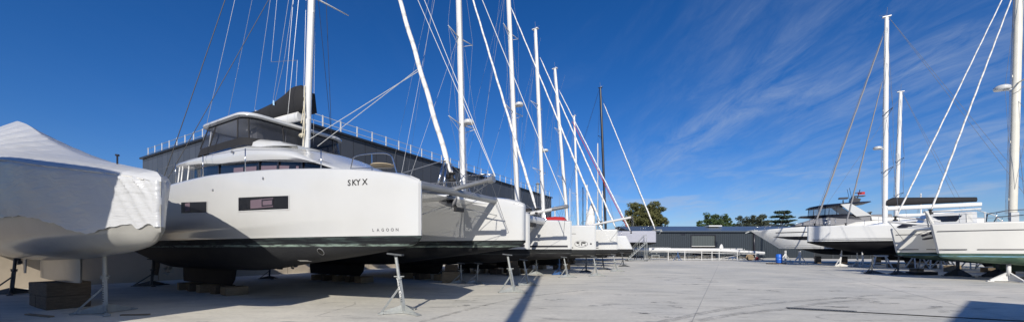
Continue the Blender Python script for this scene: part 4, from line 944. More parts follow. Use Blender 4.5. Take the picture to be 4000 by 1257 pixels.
# left row, far end
S6, _, _ = make_mono('white sailboat with thin mast, mostly hidden behind the left row of catamarans', -10.5, 46.0, 1, 12, [(-12, 1.6), (-6, 1.9), (-2, .9), (0, .08)], [(-12, 2.9), (0, 3.0)], 1.9, [(-12, 1.5), (-6, 1.2), (0, 1.8)], [WHITE, amb], -5.6, 18.8, -.6, mr=.15)
GM, hg, hgo = make_mono('pale grey sailboat with black mast, by the access steps', -7.3, 50.2, 1, 14, [(-14, 2.0), (-7, 2.2), (-3, 1.5), (-1, .7), (0, .14)], [(-14, 3.75), (0, 3.82)], 2.38, [(-14, 2.0), (-7, 1.6), (-1, 2.0), (0, 2.25)], [GREYHULL, amb], -6.4, 23.6, -.75, mr=.17, mmat=BLACKTOP, spreaders=((.4, 1.2, .3), (.65, 1.0, .3)), smat=BLACKTOP, wiremat=WIRED, cabin=True, cabz=.15,
    furl=[((-.05, 0, 4.0), (-6.7, 0, 21.4), .09, SAILCLOTH)])
ak = MB(); ak.tube((-.4, 0, 3.9), (.75, 0, 3.95), .06); ak.box((.7, 0, 3.75), (.25, .5, .1)); ak.tube((.75, 0, 3.95), (.45, 0, 3.4), .04); ak.build('anchor', GALV, GM)
# ---- right row
am_r2 = antifoul('black_bottom_paint_far', 2.17, (.006, .006, .008), (.02, .02, .022), .2, .2, base2=(.012, .012, .014))
R2, hr2, hro2 = make_mono('white sailboat with black bottom and long black boom cover', 6.8, 42.0, -1, 14, [(-14, 2.1), (-8, 2.25), (-4, 1.75), (-1.5, 1.0), (-.5, .5), (0, .16)], [(-14, 3.35), (-7, 3.4), (0, 3.52)], 2.17, [(-14, 1.5), (-8, .95), (-4, 1.1), (-1, 1.75), (0, 2.05)], [WHITE2, am_r2], -5.05, 20.7, -.1, mr=.17,
    spreaders=((.255, 1.3, .1), (.535, 1.1, .1)), smat=GALVD, stripes=[(2.24, 2.29, -13.5, -.25, STRIPE), (2.36, 2.40, -13.5, -.25, GREYALU)], boom=(4.85, -10.4, True), radar=.365, inset=[(-14, .3), (-6, .2), (0, .0)],
    furl=[((-.5, 0, 3.75), (-4.95, 0, 19.2), .075, GREYC), ((-2.6, 0, 3.7), (-4.9, 0, 15.5), .06, GREYC)])
hr2.window(-12, -7.5, 2.78, 2.95, 1, hro2, frame=False); hr2.window(-12, -7.5, 2.78, 2.95, -1, hro2, frame=False)
R4, _, _ = make_mono('white sailboat with shorter second mast, standing behind the black boom cover boat', 8.2, 52.4, -1, 13, [(-13, 1.9), (-6.5, 2.0), (-3, 1.4), (0, .1)], [(-13, 3.3), (0, 3.4)], 2.0, [(-13, 1.7), (-6, 1.2), (0, 1.9)], [WHITE, amb], -7.4, 17.5, -.35, mr=.17, radar=None, spreaders=((.25, 1.2, .1), (.5, 1.1, .1)), smat=GALVD, boom=(4.9, -11.5, False))
# green bottomed catamaran, nearest on the right
amg = antifoul('green_bottom_paint', 1.30, (.05, .095, .065), (.16, .32, .42), .12, .8, base2=(.17, .23, .17))
R1, HR1 = make_cat('white catamaran with green bottom paint, nearest boat of the right row', 9.0, 28.45, 0, -1, 2.45, [(-11.5, 2.75), (-5, 2.72), (-1.5, 2.74), (0, 2.72)], 1.30, [(-11.5, .95), (-7, .62), (-4, .68), (-2, .84), (-.6, 1.0), (-.1, 1.08), (0, 1.2)], [(-11.5, .7), (-6, .8), (-3, .7), (-1.2, .42), (-.4, .22), (0, .1)], L=11.5,
    mastx=-3.7, mastz=3.25, masttop=16.0, mast_lean=-.25, mr=.15, mmat=ALU2, mats=(CREAM, amg), stripes=[(2.34, 2.375, -11, -.15, STRIPE), (1.46, 1.50, -1.05, -.2, STRIPE), (1.46, 1.50, -11, -1.35, STRIPE)], rake=-.0, beamr=.08, beamz=2.6, beamx=-.95, beammat=CREAM, spreaders=((.52, 1.2, .15),), radar=.505, roofz=None, keelx=(-4, -6.5), group='catamarans parked along the right row')
for Hh, hob in HR1:
    for v in hob.data.vertices:
        k = max(0, 1 + v.co.x / 1.6)
        if k > 0: v.co.x += -k * (.26 * max(0, 2.7 - v.co.z) / 1.5)
hr1, hro1 = HR1[1]
ov = MB(); n = 20; c_ = (-4.05, 2.40)
ov.add([hr1.P(c_[0] + .55 * (abs(cos(2 * pi * k / n)) ** .6) * (1 if cos(2 * pi * k / n) > 0 else -1), c_[1] + .12 * (abs(sin(2 * pi * k / n)) ** .7) * (1 if sin(2 * pi * k / n) > 0 else -1), 1, .008) for k in range(n)], [tuple(range(n))]); ov.build('window', GLASS, hro1)
b4 = MB(); b4.tube((-1.0, 0, 2.8), (.85, 0, 3.02), .06, .05, n=8); b4.tube((-1.3, -.3, 3.0), (.35, -.6, 3.35), .05, n=8); b4.build('bowsprit', ALU, R1)
sg = MB(); sg.prism([Vector((-.7, -.06, 3.55)), Vector((-.6, -.06, 3.55)), Vector((-.85, -.06, 2.75)), Vector((-1.0, -.06, 2.75))], (0, 0, 0), (0, .14, 0)); sg.tube((-.85, .3, 2.7), (-.65, .05, 3.5), .03); sg.tube((-.85, -.3, 2.7), (-.65, -.05, 3.5), .03); sg.build('striker', CREAM, R1)
ac = MB(); ac.tube((-.9, .3, 2.65), (-.8, .35, 2.15), .05); ac.box((-.75, .4, 2.1), (.7, .18, .1), tilt=Matrix.Rotation(.2, 3, 'Y')); ac.tube((-.9, .2, 2.45), (-.4, .3, 2.2), .06); ac.build('anchor', STRIPE, R1)
stay_sail(R1, (-.85, 0, 3.6), (-3.85, 0, 14.7), .045); stay_sail(R1, (.45, -.2, 3.3), (-3.9, 0, 15.6), .04)
wires(R1, [((-.9, .0, 2.6), (-.6, 2.3, 2.2), .012), ((-.9, 0, 2.6), (-.4, -2.3, 2.0), .014), ((.8, 0, 3.0), (-.6, -2.4, 1.9), .012), ((.6, 0, 2.95), (-1.0, 2.2, 2.4), .012)], WIREG, 'bridle')
cbn = MB().loft([[Vector((x, y * w_, 2.7 + z * h_ * .55)) for y, z in ((-1, 0), (-.95, .8), (-.8, 1), (0, 1.1), (.8, 1), (.95, .8), (1, 0))] for x, w_, h_ in ((-10.5, 2.0, 1.1), (-6.5, 2.0, 1.1), (-5.2, 1.9, .7), (-4.4, 1.7, .25), (-3.6, 1.4, .06))]).build('cabin', CREAM, R1, fix=True)
for sd in (-1, 1): MB().add([(-10, sd * 2.0, 2.85), (-6.4, sd * 2.0, 2.85), (-6.7, sd * 1.97, 3.1), (-10, sd * 1.97, 3.1)], [(0, 1, 2, 3)]).build('window', GLASS, cbn)
bl = MB().loft([[Vector((-4.35 + .25 * w_ * cos(2 * pi * k / 10), .1 + .28 * w_ * sin(2 * pi * k / 10), z)) for k in range(10)] for z, w_ in ((3.5, .3), (3.7, 1), (4.1, .9), (4.6, 1.0), (4.9, .5))]).build('blue_sail_bundle', mat('navy_canvas', (.015, .03, .12), .8, bump=.8, bscale=8), R1, angle=80)
gb_ = MB(); gb_.path([(-1.9, 2.2, 2.75), (-1.95, 2.2, 3.15), (-2.6, 2.2, 3.3), (-3.2, 2.2, 3.3)], .02); gb_.path([(-2.1, 2.3, 2.75), (-2.2, 2.3, 3.0), (-3.0, 2.3, 3.05)], .02); gb_.build('guard_rail', STRIPE, R1)
bx_ = MB(); bx_.box((-3.2, 1.2, 3.0), (.25, .2, .5)); bx_.build('winch_box', WHITE, R1)
rail_run(R1, [(-1.0, 2.3, 2.72), (-2.0, 2.75, 2.72), (-3.4, 3.0, 2.72), (-5, 3.1, 2.72)], .45, .01)
# pilothouse motor sailer between the green catamaran and the black boom boat
PH = thing('motor_sailer', 'white boat with wheelhouse and slanted window, behind the green bottomed catamaran', 'boat', uv(10.9, 36), pi - ANG)
hp = Hull(10.5, 0, [(-10.5, 1.5), (-5, 1.7), (-2, 1.35), (-1, .9), (0, .12)], [(-10.5, 3.0), (-5, 2.95), (0, 3.05)], 1.6, [(-10.5, 1.3), (-5, .9), (0, 1.5)], inset=[(-10.5, .3), (0, .05)]); hp.build('hull', [CREAM, amb], PH)
foil('keel', amb, PH, [(1.05, -3.5, -7.5, .15), (.34, -4, -7.5, .14)], 0)
whs = MB(); sec = [(-3.0, 1.0, .55), (-3.4, 1.15, .95), (-6.2, 1.2, 1.02), (-6.5, 1.2, .98)]
who = whs.loft([[Vector((x, -w_, 2.95)), Vector((x, -w_ * .93, 2.95 + h_ * .95)), Vector((x, -w_ * .8, 2.95 + h_)), Vector((x, w_ * .8, 2.95 + h_)), Vector((x, w_ * .93, 2.95 + h_ * .95)), Vector((x, w_, 2.95))] for x, w_, h_ in ((-.3, .3, .1), (-.9, .6, .25), (-1.3, .8, .9), (-3.0, 1.2, .97), (-3.2, 1.2, .95))], smooth=False).build('wheelhouse', WHITE, PH, fix=True)
MB().add([(-1.75, .92, 3.3), (-2.35, 1.06, 3.3), (-2.6, 1.06, 3.68), (-1.35, .80, 3.68)], [(0, 1, 2, 3)]).build('window', GLASS, who)
for sd in (-1, 1): MB().add([(-2.75, sd * 1.17, 3.05), (-3.0, sd * 1.21, 3.05), (-3.0, sd * 1.14, 3.78), (-2.75, sd * 1.1, 3.78)], [(0, 1, 2, 3)]).build('door', CREAM, who)
hd = MB(); hd.path([(-3.5, 1.2, 3.0), (-3.5, 1.2, 3.8)], .03); hd.path([(-4.4, 1.2, 3.0), (-3.9, 1.2, 3.6), (-3.2, 1.2, 3.95)], .025); hd.tube((-.9, .8, 3.97), (-3.4, 1.05, 4.05), .06); hd.build('roof_rail', ALU, PH)
MB().loft([[Vector((x, w_ * cos(pi * k / 8), 3.0 + h_ * sin(pi * k / 8))) for k in range(9)] for x, w_, h_ in ((.1, .15, .1), (-.2, .35, .3), (-.8, .45, .32), (-1.2, .5, .2))]).build('foredeck_cover', STRIPE, PH, angle=70)
# ---- motor yacht
MY = thing('motor_yacht', 'white motor yacht with long raked bow, dark hardtop and black hull window', 'motor yacht', uv(3.0, 50), pi - ANG)
amy = antifoul('yacht_black_bottom', 1.55, (.007, .007, .008), (.02, .02, .02), .2, .3, base2=(.012, .012, .013))
hy_ = Hull(16, 0, [(-16, 2.2), (-9, 2.35), (-5, 2.05), (-2.5, 1.4), (-1, .75), (0, .12)], [(-16, 3.3), (-9, 3.75), (-5, 3.82), (-2, 3.68), (0, 3.5)], 1.55, [(-16, 1.0), (-9, .9), (-5.5, .95), (-3.6, 1.2), (-2.6, 1.5), (0, 1.54)], inset=[(-16, .3), (-8, .25), (-4, .25), (-2, .2), (0, .02)], rake=0., p=1.6)
myh = hy_.build('hull', [WHITE2, amy], MY)
for v in myh.data.vertices:
    if v.co.x > -8: v.co.x -= (1 + v.co.x / 8) ** 1.0 * max(0, (3.5 - v.co.z)) / 2.0 * 2.7
def ypatch(x0, x1, z0, z1, name, mtl, par):
    mb = MB(); hy_.patch(mb, x0, x1, z0, z1, 1, .012, nx=16, nz=2); hy_.patch(mb, x0, x1, z0, z1, -1, .012, nx=16, nz=2)
    mb.v = [(x - ((1 + x / 8) * max(0, (3.5 - z)) / 2.0 * 2.7 if x > -8 else 0), y, z) for x, y, z in mb.v]
    return mb.build(name, mtl, par)
zwt = curve([(-12, 2.75), (-5, 2.82), (-2.2, 2.84), (-1.2, 2.86)]); zwb = curve([(-12, 2.35), (-5, 2.42), (-2.6, 2.5), (-1.2, 2.84)])
ypatch(-10, -1.2, lambda x: zwb(x), lambda x: zwt(x), 'hull_window', GLASS, myh); ypatch(-10, -1.9, 3.22, 3.30, 'rubbing_strake', STRIPE, myh); ypatch(-14, -1.0, 1.86, 1.9, 'spray_rail', mat('pale_grey_trim', (.4, .4, .38), .5), myh); ypatch(-14, -1.0, 1.66, 1.69, 'boot_stripe', STRIPE, myh)
# deckhouse: dark wrap-round screen, white side deck, flybridge
def bx_loft(secs, mtl, name, par, sm=True):
    return MB().loft([[Vector((x, -w_, z0)), Vector((x, -w_ * .92, z1 - .1)), Vector((x, -w_ * .75, z1)), Vector((x, w_ * .75, z1)), Vector((x, w_ * .92, z1 - .1)), Vector((x, w_, z0))] for x, w_, z0, z1 in secs], smooth=sm).build(name, mtl, par, fix=True)
bx_loft([(-14.5, 1.9, 3.3, 3.9), (-10, 2.0, 3.7, 4.35), (-7.5, 1.8, 3.75, 4.2), (-5, 1.3, 3.8, 3.98), (-2.8, .6, 3.68, 3.75)], CREAM, 'foredeck_coaming', MY)
_before = set(MY.children)
dh = bx_loft([(-12.5, 1.8, 3.9, 4.85), (-8.0, 1.75, 3.95, 4.9), (-6.6, 1.55, 3.95, 4.6), (-5.2, 1.2, 3.95, 4.12)], GREYC, 'windscreen_cover', MY)
bx_loft([(-10.3, 1.7, 4.4, 4.95), (-8.6, 1.85, 4.7, 5.02), (-7.0, 1.5, 4.8, 5.0), (-5.7, .9, 4.93, 4.98)], BLACKTOP, 'flybridge_coaming', MY)
bx_loft([(-11.1, 1.5, 6.1, 6.2), (-10, 1.75, 5.98, 6.18), (-7.6, 1.65, 5.83, 6.06), (-6.4, 1.3, 5.76, 5.86)], BLACKTOP, 'hardtop', MY)
sc2 = MB()
for sd in (-1, 1): sc2.add([(-6.6, sd * 1.35, 4.95), (-9.4, sd * 1.72, 4.98), (-9.0, sd * 1.62, 5.85), (-6.7, sd * 1.3, 5.8)], [(0, 1, 2, 3)])
sc2.add([(-6.6, -1.35, 4.95), (-6.6, 1.35, 4.95), (-6.7, 1.3, 5.8), (-6.7, -1.3, 5.8)], [(0, 1, 2, 3)]); sc2.build('clear_screen', VINYL, MY)
po = MB()
for sd in (-1, 1):
    for x in (-6.7, -7.6, -8.5): po.tube((x + .05, sd * (1.35 + (-6.6 - x) * .13), 4.95), (x, sd * (1.3 + (-6.6 - x) * .13), 5.85), .03, n=6)
po.build('screen_post', STRIPE, MY)
for sd in (-1, 1): MB().prism([Vector((-8.7, 0, 5.95)), Vector((-9.5, 0, 6.0)), Vector((-11.0, 0, 4.75)), Vector((-9.9, 0, 4.7))], (0, sd * 1.75 - .06, 0), (0, sd * 1.75 + .06, 0)).build('arch_leg', WHITE, MY)
bx_loft([(-15.5, 1.7, 3.9, 4.35), (-11, 1.9, 4.3, 4.75)], CREAM, 'aft_deckhouse', MY)
rdm = MB(); rdm.box((-11.7, 0, 6.45), (.7, .6, .5), tilt=Matrix.Rotation(-.4, 3, 'Y')); rdm.tube((-11.9, 0, 6.6), (-12.1, 0, 7.5), .035); rdm.box((-12.0, 0, 6.85), (.9, .7, .06)); rdm.box((-12.0, 0, 7.2), (.5, .3, .05)); rdm.tube((-11.4, .4, 6.5), (-11.2, .4, 7.7), .018, n=4); rdm.tube((-11.4, -.4, 6.5), (-11.2, -.4, 7.7), .018, n=4)
rdm.lathe((-10.8, 0, 6.55), [(.05, -.35), (.05, 0)], 6); rdm.box((-10.8, 0, 6.72), (.7, .5, .16)); rdm.v = [(x + 1.5, y, z) for x, y, z in rdm.v]; ro2 = rdm.build('radar_arch', STRIPE, MY)
MB().box((-10.7, 0, 7.15), (.55, .03, .26)).build('flag', REDC, ro2)
pr_ = MB(); prev = None
for x, y in ((-.2, .2), (-1.2, .8), (-2.6, 1.35), (-4.2, 1.8), (-6, 2.0)):
    for sd in (-1, 1): pr_.tube((x, sd * y, hy_.zs(x)), (x - .12, sd * y, hy_.zs(x) + .45), .015, n=5)
    if prev:
        for sd in (-1, 1): pr_.tube((prev[0] - .12, sd * prev[1], hy_.zs(prev[0]) + .45), (x - .12, sd * y, hy_.zs(x) + .45), .015, n=5)
    prev = (x, y)
pr_.build('bow_rail', STEEL, MY)
for o_ in set(MY.children) - _before:
    if o_.name.split('.')[0] != 'bow_rail':
        for v_ in o_.data.vertices: v_.co.x += 1.35
for o_ in ro2.children:
    for v_ in o_.data.vertices: v_.co.x += 1.35
an2 = MB(); an2.tube((-.6, 0, 3.62), (.45, 0, 3.55), .06); an2.box((.4, 0, 3.4), (.4, .45, .1), tilt=Matrix.Rotation(.4, 3, 'Y')); an2.build('anchor', GALV, MY)

# ---- shrink-wrapped hull, left edge
SW = thing('shrink_wrapped_boat', 'boat shrouded in white shrink wrap with bare grey bottom at the left edge', 'boat', uv(-8.85, 2.68), LEFT)
sw_she = [(-15.5, 3.8), (-8, 3.65), (-4.2, 3.39), (-2.6, 3.15), (-1.4, 2.99), (-1.05, 2.94), (-.45, 2.85), (0, 2.74)]; sw_bot = [(-15.5, 1.7), (-12.6, 1.35), (-8, 1.18), (-5, 1.25), (-3, 1.36), (-1.4, 1.47), (-.3, 1.62), (0, 1.8)]
sw_beam = [(-15.5, 1.25), (-8, 1.5), (-4.2, 1.2), (-2.6, .90), (-1.4, .56), (-.9, .40), (-.45, .22), (0, .05)]
hw = Hull(15.5, 0, sw_beam, sw_she, 1.85, sw_bot, inset=[(-13.5, .35), (-4, .25), (-1, .08), (0, .02)], p=1.9, lip=.12, bow_round=.07)
hwo = hw.build('hull', [FOAM, FOAM], SW)
foil('keel', FOAM, SW, [(1.35, -4.85, -8.85, .2), (.67, -4.85, -8.85, .18)], 0)
foil('rudder', FOAM, SW, [(1.5, -10.75, -11.25, .06), (.72, -10.85, -11.15, .03)], 0)
sdv = MB(); sdv.tube((-11.9, 0, 1.6), (-12.0, 0, 1.1), .06); sdv.lathe((-12.0, 0, 1.05), [(.04, -.14), (.09, 0), (.05, .25)], 10, axis='x'); sdv.build('saildrive', GALVD, SW)
hem = curve([(-13.4, 2.0), (-9, 2.1), (-6, 2.2), (-4.2, 2.2), (-2.6, 1.99), (-1.75, 1.80), (-1.2, 1.86), (-.9, 1.93), (-.55, 1.95), (-.42, 1.86), (-.3, 1.90), (-.1, 1.97), (0, 1.90)])
rw = random.Random(11)
for side in (-1, 1):
    mb = MB(); vs = []; nx, nz = 150, 26
    for i in range(nx + 1):
        x = -15.4 * (1 - i / nx) ** 1.6; zh = hem(x) + .012 * sin(9 * x) + .008 * sin(23 * x)
        for j in range(nz + 1):
            z = zh + (hw.zs(x) - zh) * j / nz; near = max(0, 1 + x / 1.4) * min(1, -x / .25); top_ = max(0, 1 - (hw.zs(x) - z) / .9)
            d1 = x * .9 + (z - 2.8) * .75; fold = .045 * max(0, sin(26 * d1 + 2 * sin(4 * z))) * near * (.3 + top_) + .018 * sin(47 * d1 + 3 * x) * near * top_ + .008 * sin(5 * x + 4 * z) + .012 * max(0, sin(11 * x)) * top_ ** 3
            vs.append(hw.P(x, z, side, .03 + fold))
    mb.add(vs, [(a * (nz + 1) + b, a * (nz + 1) + b + 1, (a + 1) * (nz + 1) + b + 1, (a + 1) * (nz + 1) + b) for a in range(nx) for b in range(nz)], 0, True)
    mb.build('side_wrap', WRAP, SW)
bp_ = MB(); vs = []
for j in range(15):
    z = 1.9 + (hw.zs(0) - 1.9) * j / 14
    for k in range(9):
        a = -pi / 2 + pi * k / 8; p = hw.P(0, z, 1, .045); h_ = p.y; vs.append(Vector((p.x - .03 + (.09 + .012 * sin(11 * z) + .01 * sin(23 * z + k)) * cos(a), h_ * sin(a), z)))
bp_.add(vs, [(j * 9 + k, j * 9 + k + 1, (j + 1) * 9 + k + 1, (j + 1) * 9 + k) for j in range(14) for k in range(8)], 0, True); bp_.build('bow_wrap', WRAP, SW)
vs = []; nx, ny = 90, 40; ridge = curve([(-15.4, 5.75), (-13.8, 5.9), (-12.6, 5.92), (-11.3, 5.68), (-7.7, 4.58), (-5, 3.85), (-4, 3.63), (-2.1, 3.28), (-1.3, 3.13), (-.37, 2.96), (-.07, 2.89), (.09, 2.78)])
for i in range(nx + 1):
    x = -15.4 + 15.48 * i / nx; zs_ = hw.zs(min(0, x)); rz_ = ridge(x); hbk = curve(sw_beam)(min(0, x)) + (.03 if x < 0 else .03 - x)
    for j in range(ny + 1):
        q = -1 + 2 * j / ny; e = 1 - abs(q); ww = .03 * sin(16 * x + 9 * q * hbk) * min(1, e * 4) * (1 - e) + .5 * (abs(sin(3.1 * (x + 8.0) + 2 * q)) ** .5 - .7) * max(0, 1 - abs(x + 8.6) / 4.2) * e * (1 - e) * 2
        vs.append((x, q * hbk, zs_ - .03 + (rz_ - zs_ + .03) * (e ** .55) + ww))
tw = MB(); tw.add(vs, [(a * (ny + 1) + b, a * (ny + 1) + b + 1, (a + 1) * (ny + 1) + b + 1, (a + 1) * (ny + 1) + b) for a in range(nx) for b in range(ny)], 0, True); tw.build('deck_wrap', WRAP, SW)
sr = MB()
for side in (-1, 1):
    P_ = [hw.P(-15.3 + 15.1 * k / 40, hw.zs(-15.3 + 15.1 * k / 40) - .04, side, .045) for k in range(41)]; sr.path(P_, .012, 5)
sr.build('wrap_seam', SAILCLOTH, SW)
vt = MB(); vt.lathe((-2.0, -.05, 3.15), [(.015, 0), (.015, .26), (.035, .27), (.035, .30)], 8); vt.build('vent', STRIPE, SW)
# unseen tall hull added at left, its blunt end shaped to shade the wrapped boat
S0 = thing('motor_yacht', 'tall white yacht hull added past the left edge to shade the wrapped boat', 'motor yacht', uv(-7.12, -5.4), LEFT)
h0 = Hull(10.5, 0, [(-10.5, 2.2), (-6, 2.3), (-1, 2.25), (0, 2.15)], [(-10.5, 6.1), (-8, 6.2), (0, 6.3)], 1.6, [(-10.5, 1.0), (-8, .9), (-4, 1.1), (0, 1.5)], inset=[(-15, .3), (-4, .6), (0, .1)])
h0o = h0.build('hull', [WHITE, amb], S0)
for v in h0o.data.vertices:
    if v.co.x > -9: v.co.x -= (1 + v.co.x / 9) * max(0, 6.3 - v.co.z) * .45
foil('keel', amb, S0, [(1.1, -4, -9, .2), (.0, -4, -9, .2)], 0)
for sd in (-1, 1): h0.patch(MB(), -10.3, -9.1, 4.2, 4.7, sd, .01).build('window', GLASS, h0o)

# boat behind the camera whose mast throws the long thin shadow
BK, _, _ = make_mono('white sailboat behind the camera, its mast shading the aisle', 1.0, -9.5, 1, 12, [(-12, 1.6), (-6, 1.9), (-2, .9), (0, .1)], [(-12, 2.8), (0, 3.0)], 1.8, [(-12, 1.4), (-6, 1.1), (0, 1.7)], [WHITE, amb], -5.2, 15.5, 0, mr=.17, stays=False, spreaders=((.5, .9, .2),), group=None)
BK.location = (3.5, -7.5, 0); BK.rotation_euler = (0, 0, radians(-8))

# ================================================================== STANDS, BLOCKS, YARD GEAR
def jack(base, topz, lean, mtl, label, rz=0., group='jack stands under the left row', scale=1., kind='tripod', zr=1.):
    """tripod boat stand: leaning square tube, screw, swivel pad, spread legs"""
    t = thing('jack_stand', label, 'jack stand', base, rz, group); top = Vector((lean[0], lean[1], topz)); ax = top.normalized()
    mid = top * .58; r = .055 * scale
    o = MB(); o.tube((0, 0, .03), mid, r, n=4); 
    for k in range(9): p = top * (.2 + .038 * k); o.box(p + Vector((0, -r * .85, 0)), (.03, .012, .025), mi=1)
    o.build('outer_tube', [mtl, GALVD], t)
    i_ = MB(); i_.tube(mid * .96, top - ax * .05, r * .68, n=10); i_.tube(mid - ax * .02, mid + ax * .03, r * 1.2, n=8); i_.tube(mid + Vector((-.12, 0, .05)), mid + Vector((.12, 0, .05)), .012, n=5); i_.build('inner_tube', mtl, t)
    p_ = MB(); p_.tube(top - ax * .09, top - ax * .03, .045, n=8); p_.box(top + Vector((0, 0, -.02)), (.34, .22, .035), tilt=Matrix.Rotation(.12, 3, 'Y')); p_.build('pad', GALVD, t)
    for a in (200, 320, 80):
        a = radians(a); e = Vector((cos(a) * .52, sin(a) * .52, .03)) * scale; e.z = .03; l = MB(); h0 = top * .32
        l.box(e * .5 + Vector((0, 0, .02)), (.52 * scale, .06, .05), a)
        if a < 3.6 and a > 3: l.tube(top * .45, e * .95 + Vector((0, 0, .03)), .026 * scale, n=4)
        l.box(e + Vector((0, 0, -.005)), (.12, .12, .03), a)
        n_ = Vector((-sin(a), cos(a), 0)) * .006; l.add([e * .08 + Vector((0, 0, .2 * scale)), e * .1, e * .9 + Vector((0, 0, .05))], [(0, 1, 2)])
        l.build('leg', mtl, t)
    return t
def vstand(base, topz, mtl, label, rz=0., group='white braced stands under the right row', w=.9):
    """welded stand: upright post with two inclined struts on a skid"""
    t = thing('boat_stand', label, 'boat stand', base, rz, group)
    MB().box((0, 0, topz / 2), (.16, .12, topz)).build('post', mtl, t)
    MB().tube((0, 0, topz - .05), (0, 0, topz + .1), .06, n=8).build('screw', GALVD, t); MB().box((0, 0, topz + .11), (.4, .25, .05)).build('pad', GALVD, t)
    for sx_ in (-1, 1): MB().tube((0, 0, topz * .75), (sx_ * w, 0, .05), .055, n=4).build('strut', mtl, t)
    f = MB(); f.box((0, 0, .04), (2 * w + .2, .12, .08)); f.box((0, .35, .04), (.12, .7, .08)); f.tube((0, 0, topz * .6), (0, .7, .06), .04, n=4); f.build('skid', mtl, t)
    return t
def lowstand(base, topz, mtl, label, rz=0., group='short wide stands under the right row'):
    t = thing('low_stand', label, 'boat stand', base, rz, group)
    p = MB(); p.tube((0, 0, .3), (0, 0, topz), .075, n=8); p.build('post', mtl, t)
    f = MB()
    for a in (10, 130, 250):
        a = radians(a); e = Vector((cos(a), sin(a), 0)) * .55
        f.add([Vector((0, 0, .42)), Vector((0, 0, .04)), e + Vector((0, 0, .03)), e + Vector((0, 0, .09))], [(0, 1, 2, 3)]); f.tube((0, 0, .45), e + Vector((0, 0, .07)), .035, n=4); f.box(e + Vector((0, 0, .02)), (.2, .16, .04), a); f.tube((0, 0, .05), e + Vector((0, 0, .04)), .03, n=4)
    f.build('foot', mtl, t); h = MB(); h.box((0, 0, topz), (.42, .26, .05)); h.build('pad', GALVD, t); return t
G = ground
def jp(px, py, tpx, tz, mtl, label, rz=0., **k):
    b = G(px, py); x = (tpx - CX) / F * b.y; R_ = Matrix.Rotation(-rz, 3, 'Z') @ Vector((x - b.x, 0, 0))
    return jack(b, tz, (R_.x, R_.y), mtl, label, rz, **k)
j1 = jp(1578, 1222, 1545, 1.40, GALV, 'galvanised jack stand under the bow of the flybridge catamaran, nearest in the aisle')
for i, ch in enumerate('LISAS'):
    vs, fs = text_mesh(ch, .1, 0, .002); mb = MB(); p = Vector((-.195, 0, 1.4)) * (.56 - i * .062)
    mb.add([Vector((p.x - .03 + v.x, -.062, p.z - .05 + v.y)) for v in vs], fs); mb.build('lettering', WPAINT, j1)
jp(2008, 1140, 1982, 1.33, GALV, 'galvanised jack stand under the far bow of the flybridge catamaran')
jp(2064, 1113, 2045, 1.08, GALV, 'jack stand leaning under the near bow of the second catamaran', scale=.9)
jp(2218, 1082, 2202, 1.1, GALV, 'jack stand under the far bow of the second catamaran beside a blue post', scale=.9)
jp(2333, 1077, 2318, 1.1, GALV, 'jack stand under the bow carrying the oval map emblem', scale=.9)
jp(2411, 1059, 2394, 1.15, GALV, 'jack stand under the far bow of the third catamaran', scale=.9)
jp(2437, 1040, 2428, 1.2, GALVD, 'small dark jack stand under the reverse bow catamaran', scale=.9)
jp(412, 1222, 408, 1.42, GALV, 'grey jack stand under the bow of the shrink wrapped hull', scale=1.05)
jp(45, 1148, 62, 1.35, GALVD, 'dark stand at the left edge under the stern of the shrink wrapped hull', scale=1.1)
jp(592, 1116, 600, 1.1, GALVD, 'dark jack stand beside the rudder of the flybridge catamaran', scale=1.1)
jp(1052, 1088, 1056, .95, GALVD, 'low dark stand in the shade behind the near keel blocks', scale=.8)
jp(1800, 1105, 1800, .9, GALV, 'short grey stand in the shade between two catamarans', scale=.8)
jp(1860, 1106, 1868, .9, GALV, 'short upright grey screw stand under the second catamaran', scale=.8)
jp(2095, 1070, 2095, 1.0, GALV, 'twin legged stand in shade under the crossbeam of the second catamaran', scale=.9)
jp(2185, 1072, 2185, 1.0, BLUES, 'thin blue painted stand left of the far bow stand of the second catamaran', scale=.8)
jp(2290, 1062, 2290, 1.0, GALVD, 'dark stand in shade under the emblem catamaran', scale=.8)
jp(2360, 1052, 2352, 1.0, GALVD, 'dark stand in shade under the far hull of the third catamaran', scale=.8)
def rolling_trestle(px, py, label):
    b = G(px, py); t = thing('rolling_trestle', label, 'trestle', b)
    f = MB()
    for sx_ in (-1, 1): f.tube((sx_ * .18, 0, .95), (sx_ * .55, -.2, .1), .025, n=6); f.tube((sx_ * .18, 0, .95), (sx_ * .55, .4, .1), .025, n=6)
    f.tube((-.3, 0, .95), (.3, 0, .95), .035, n=6); f.tube((-.5, -.15, .25), (.5, -.15, .25), .02, n=6); f.build('frame', GALVD, t)
    for x, y in ((-.55, -.2), (.55, -.2), (-.55, .4), (.55, .4)): MB().lathe((x, y, .07), [(.07, -.02), (.07, .02)], 10, axis='y').build('wheel', RUBBER, t)
rolling_trestle(1690, 1085, 'dark trestle on small wheels in the shade under the flybridge catamaran')

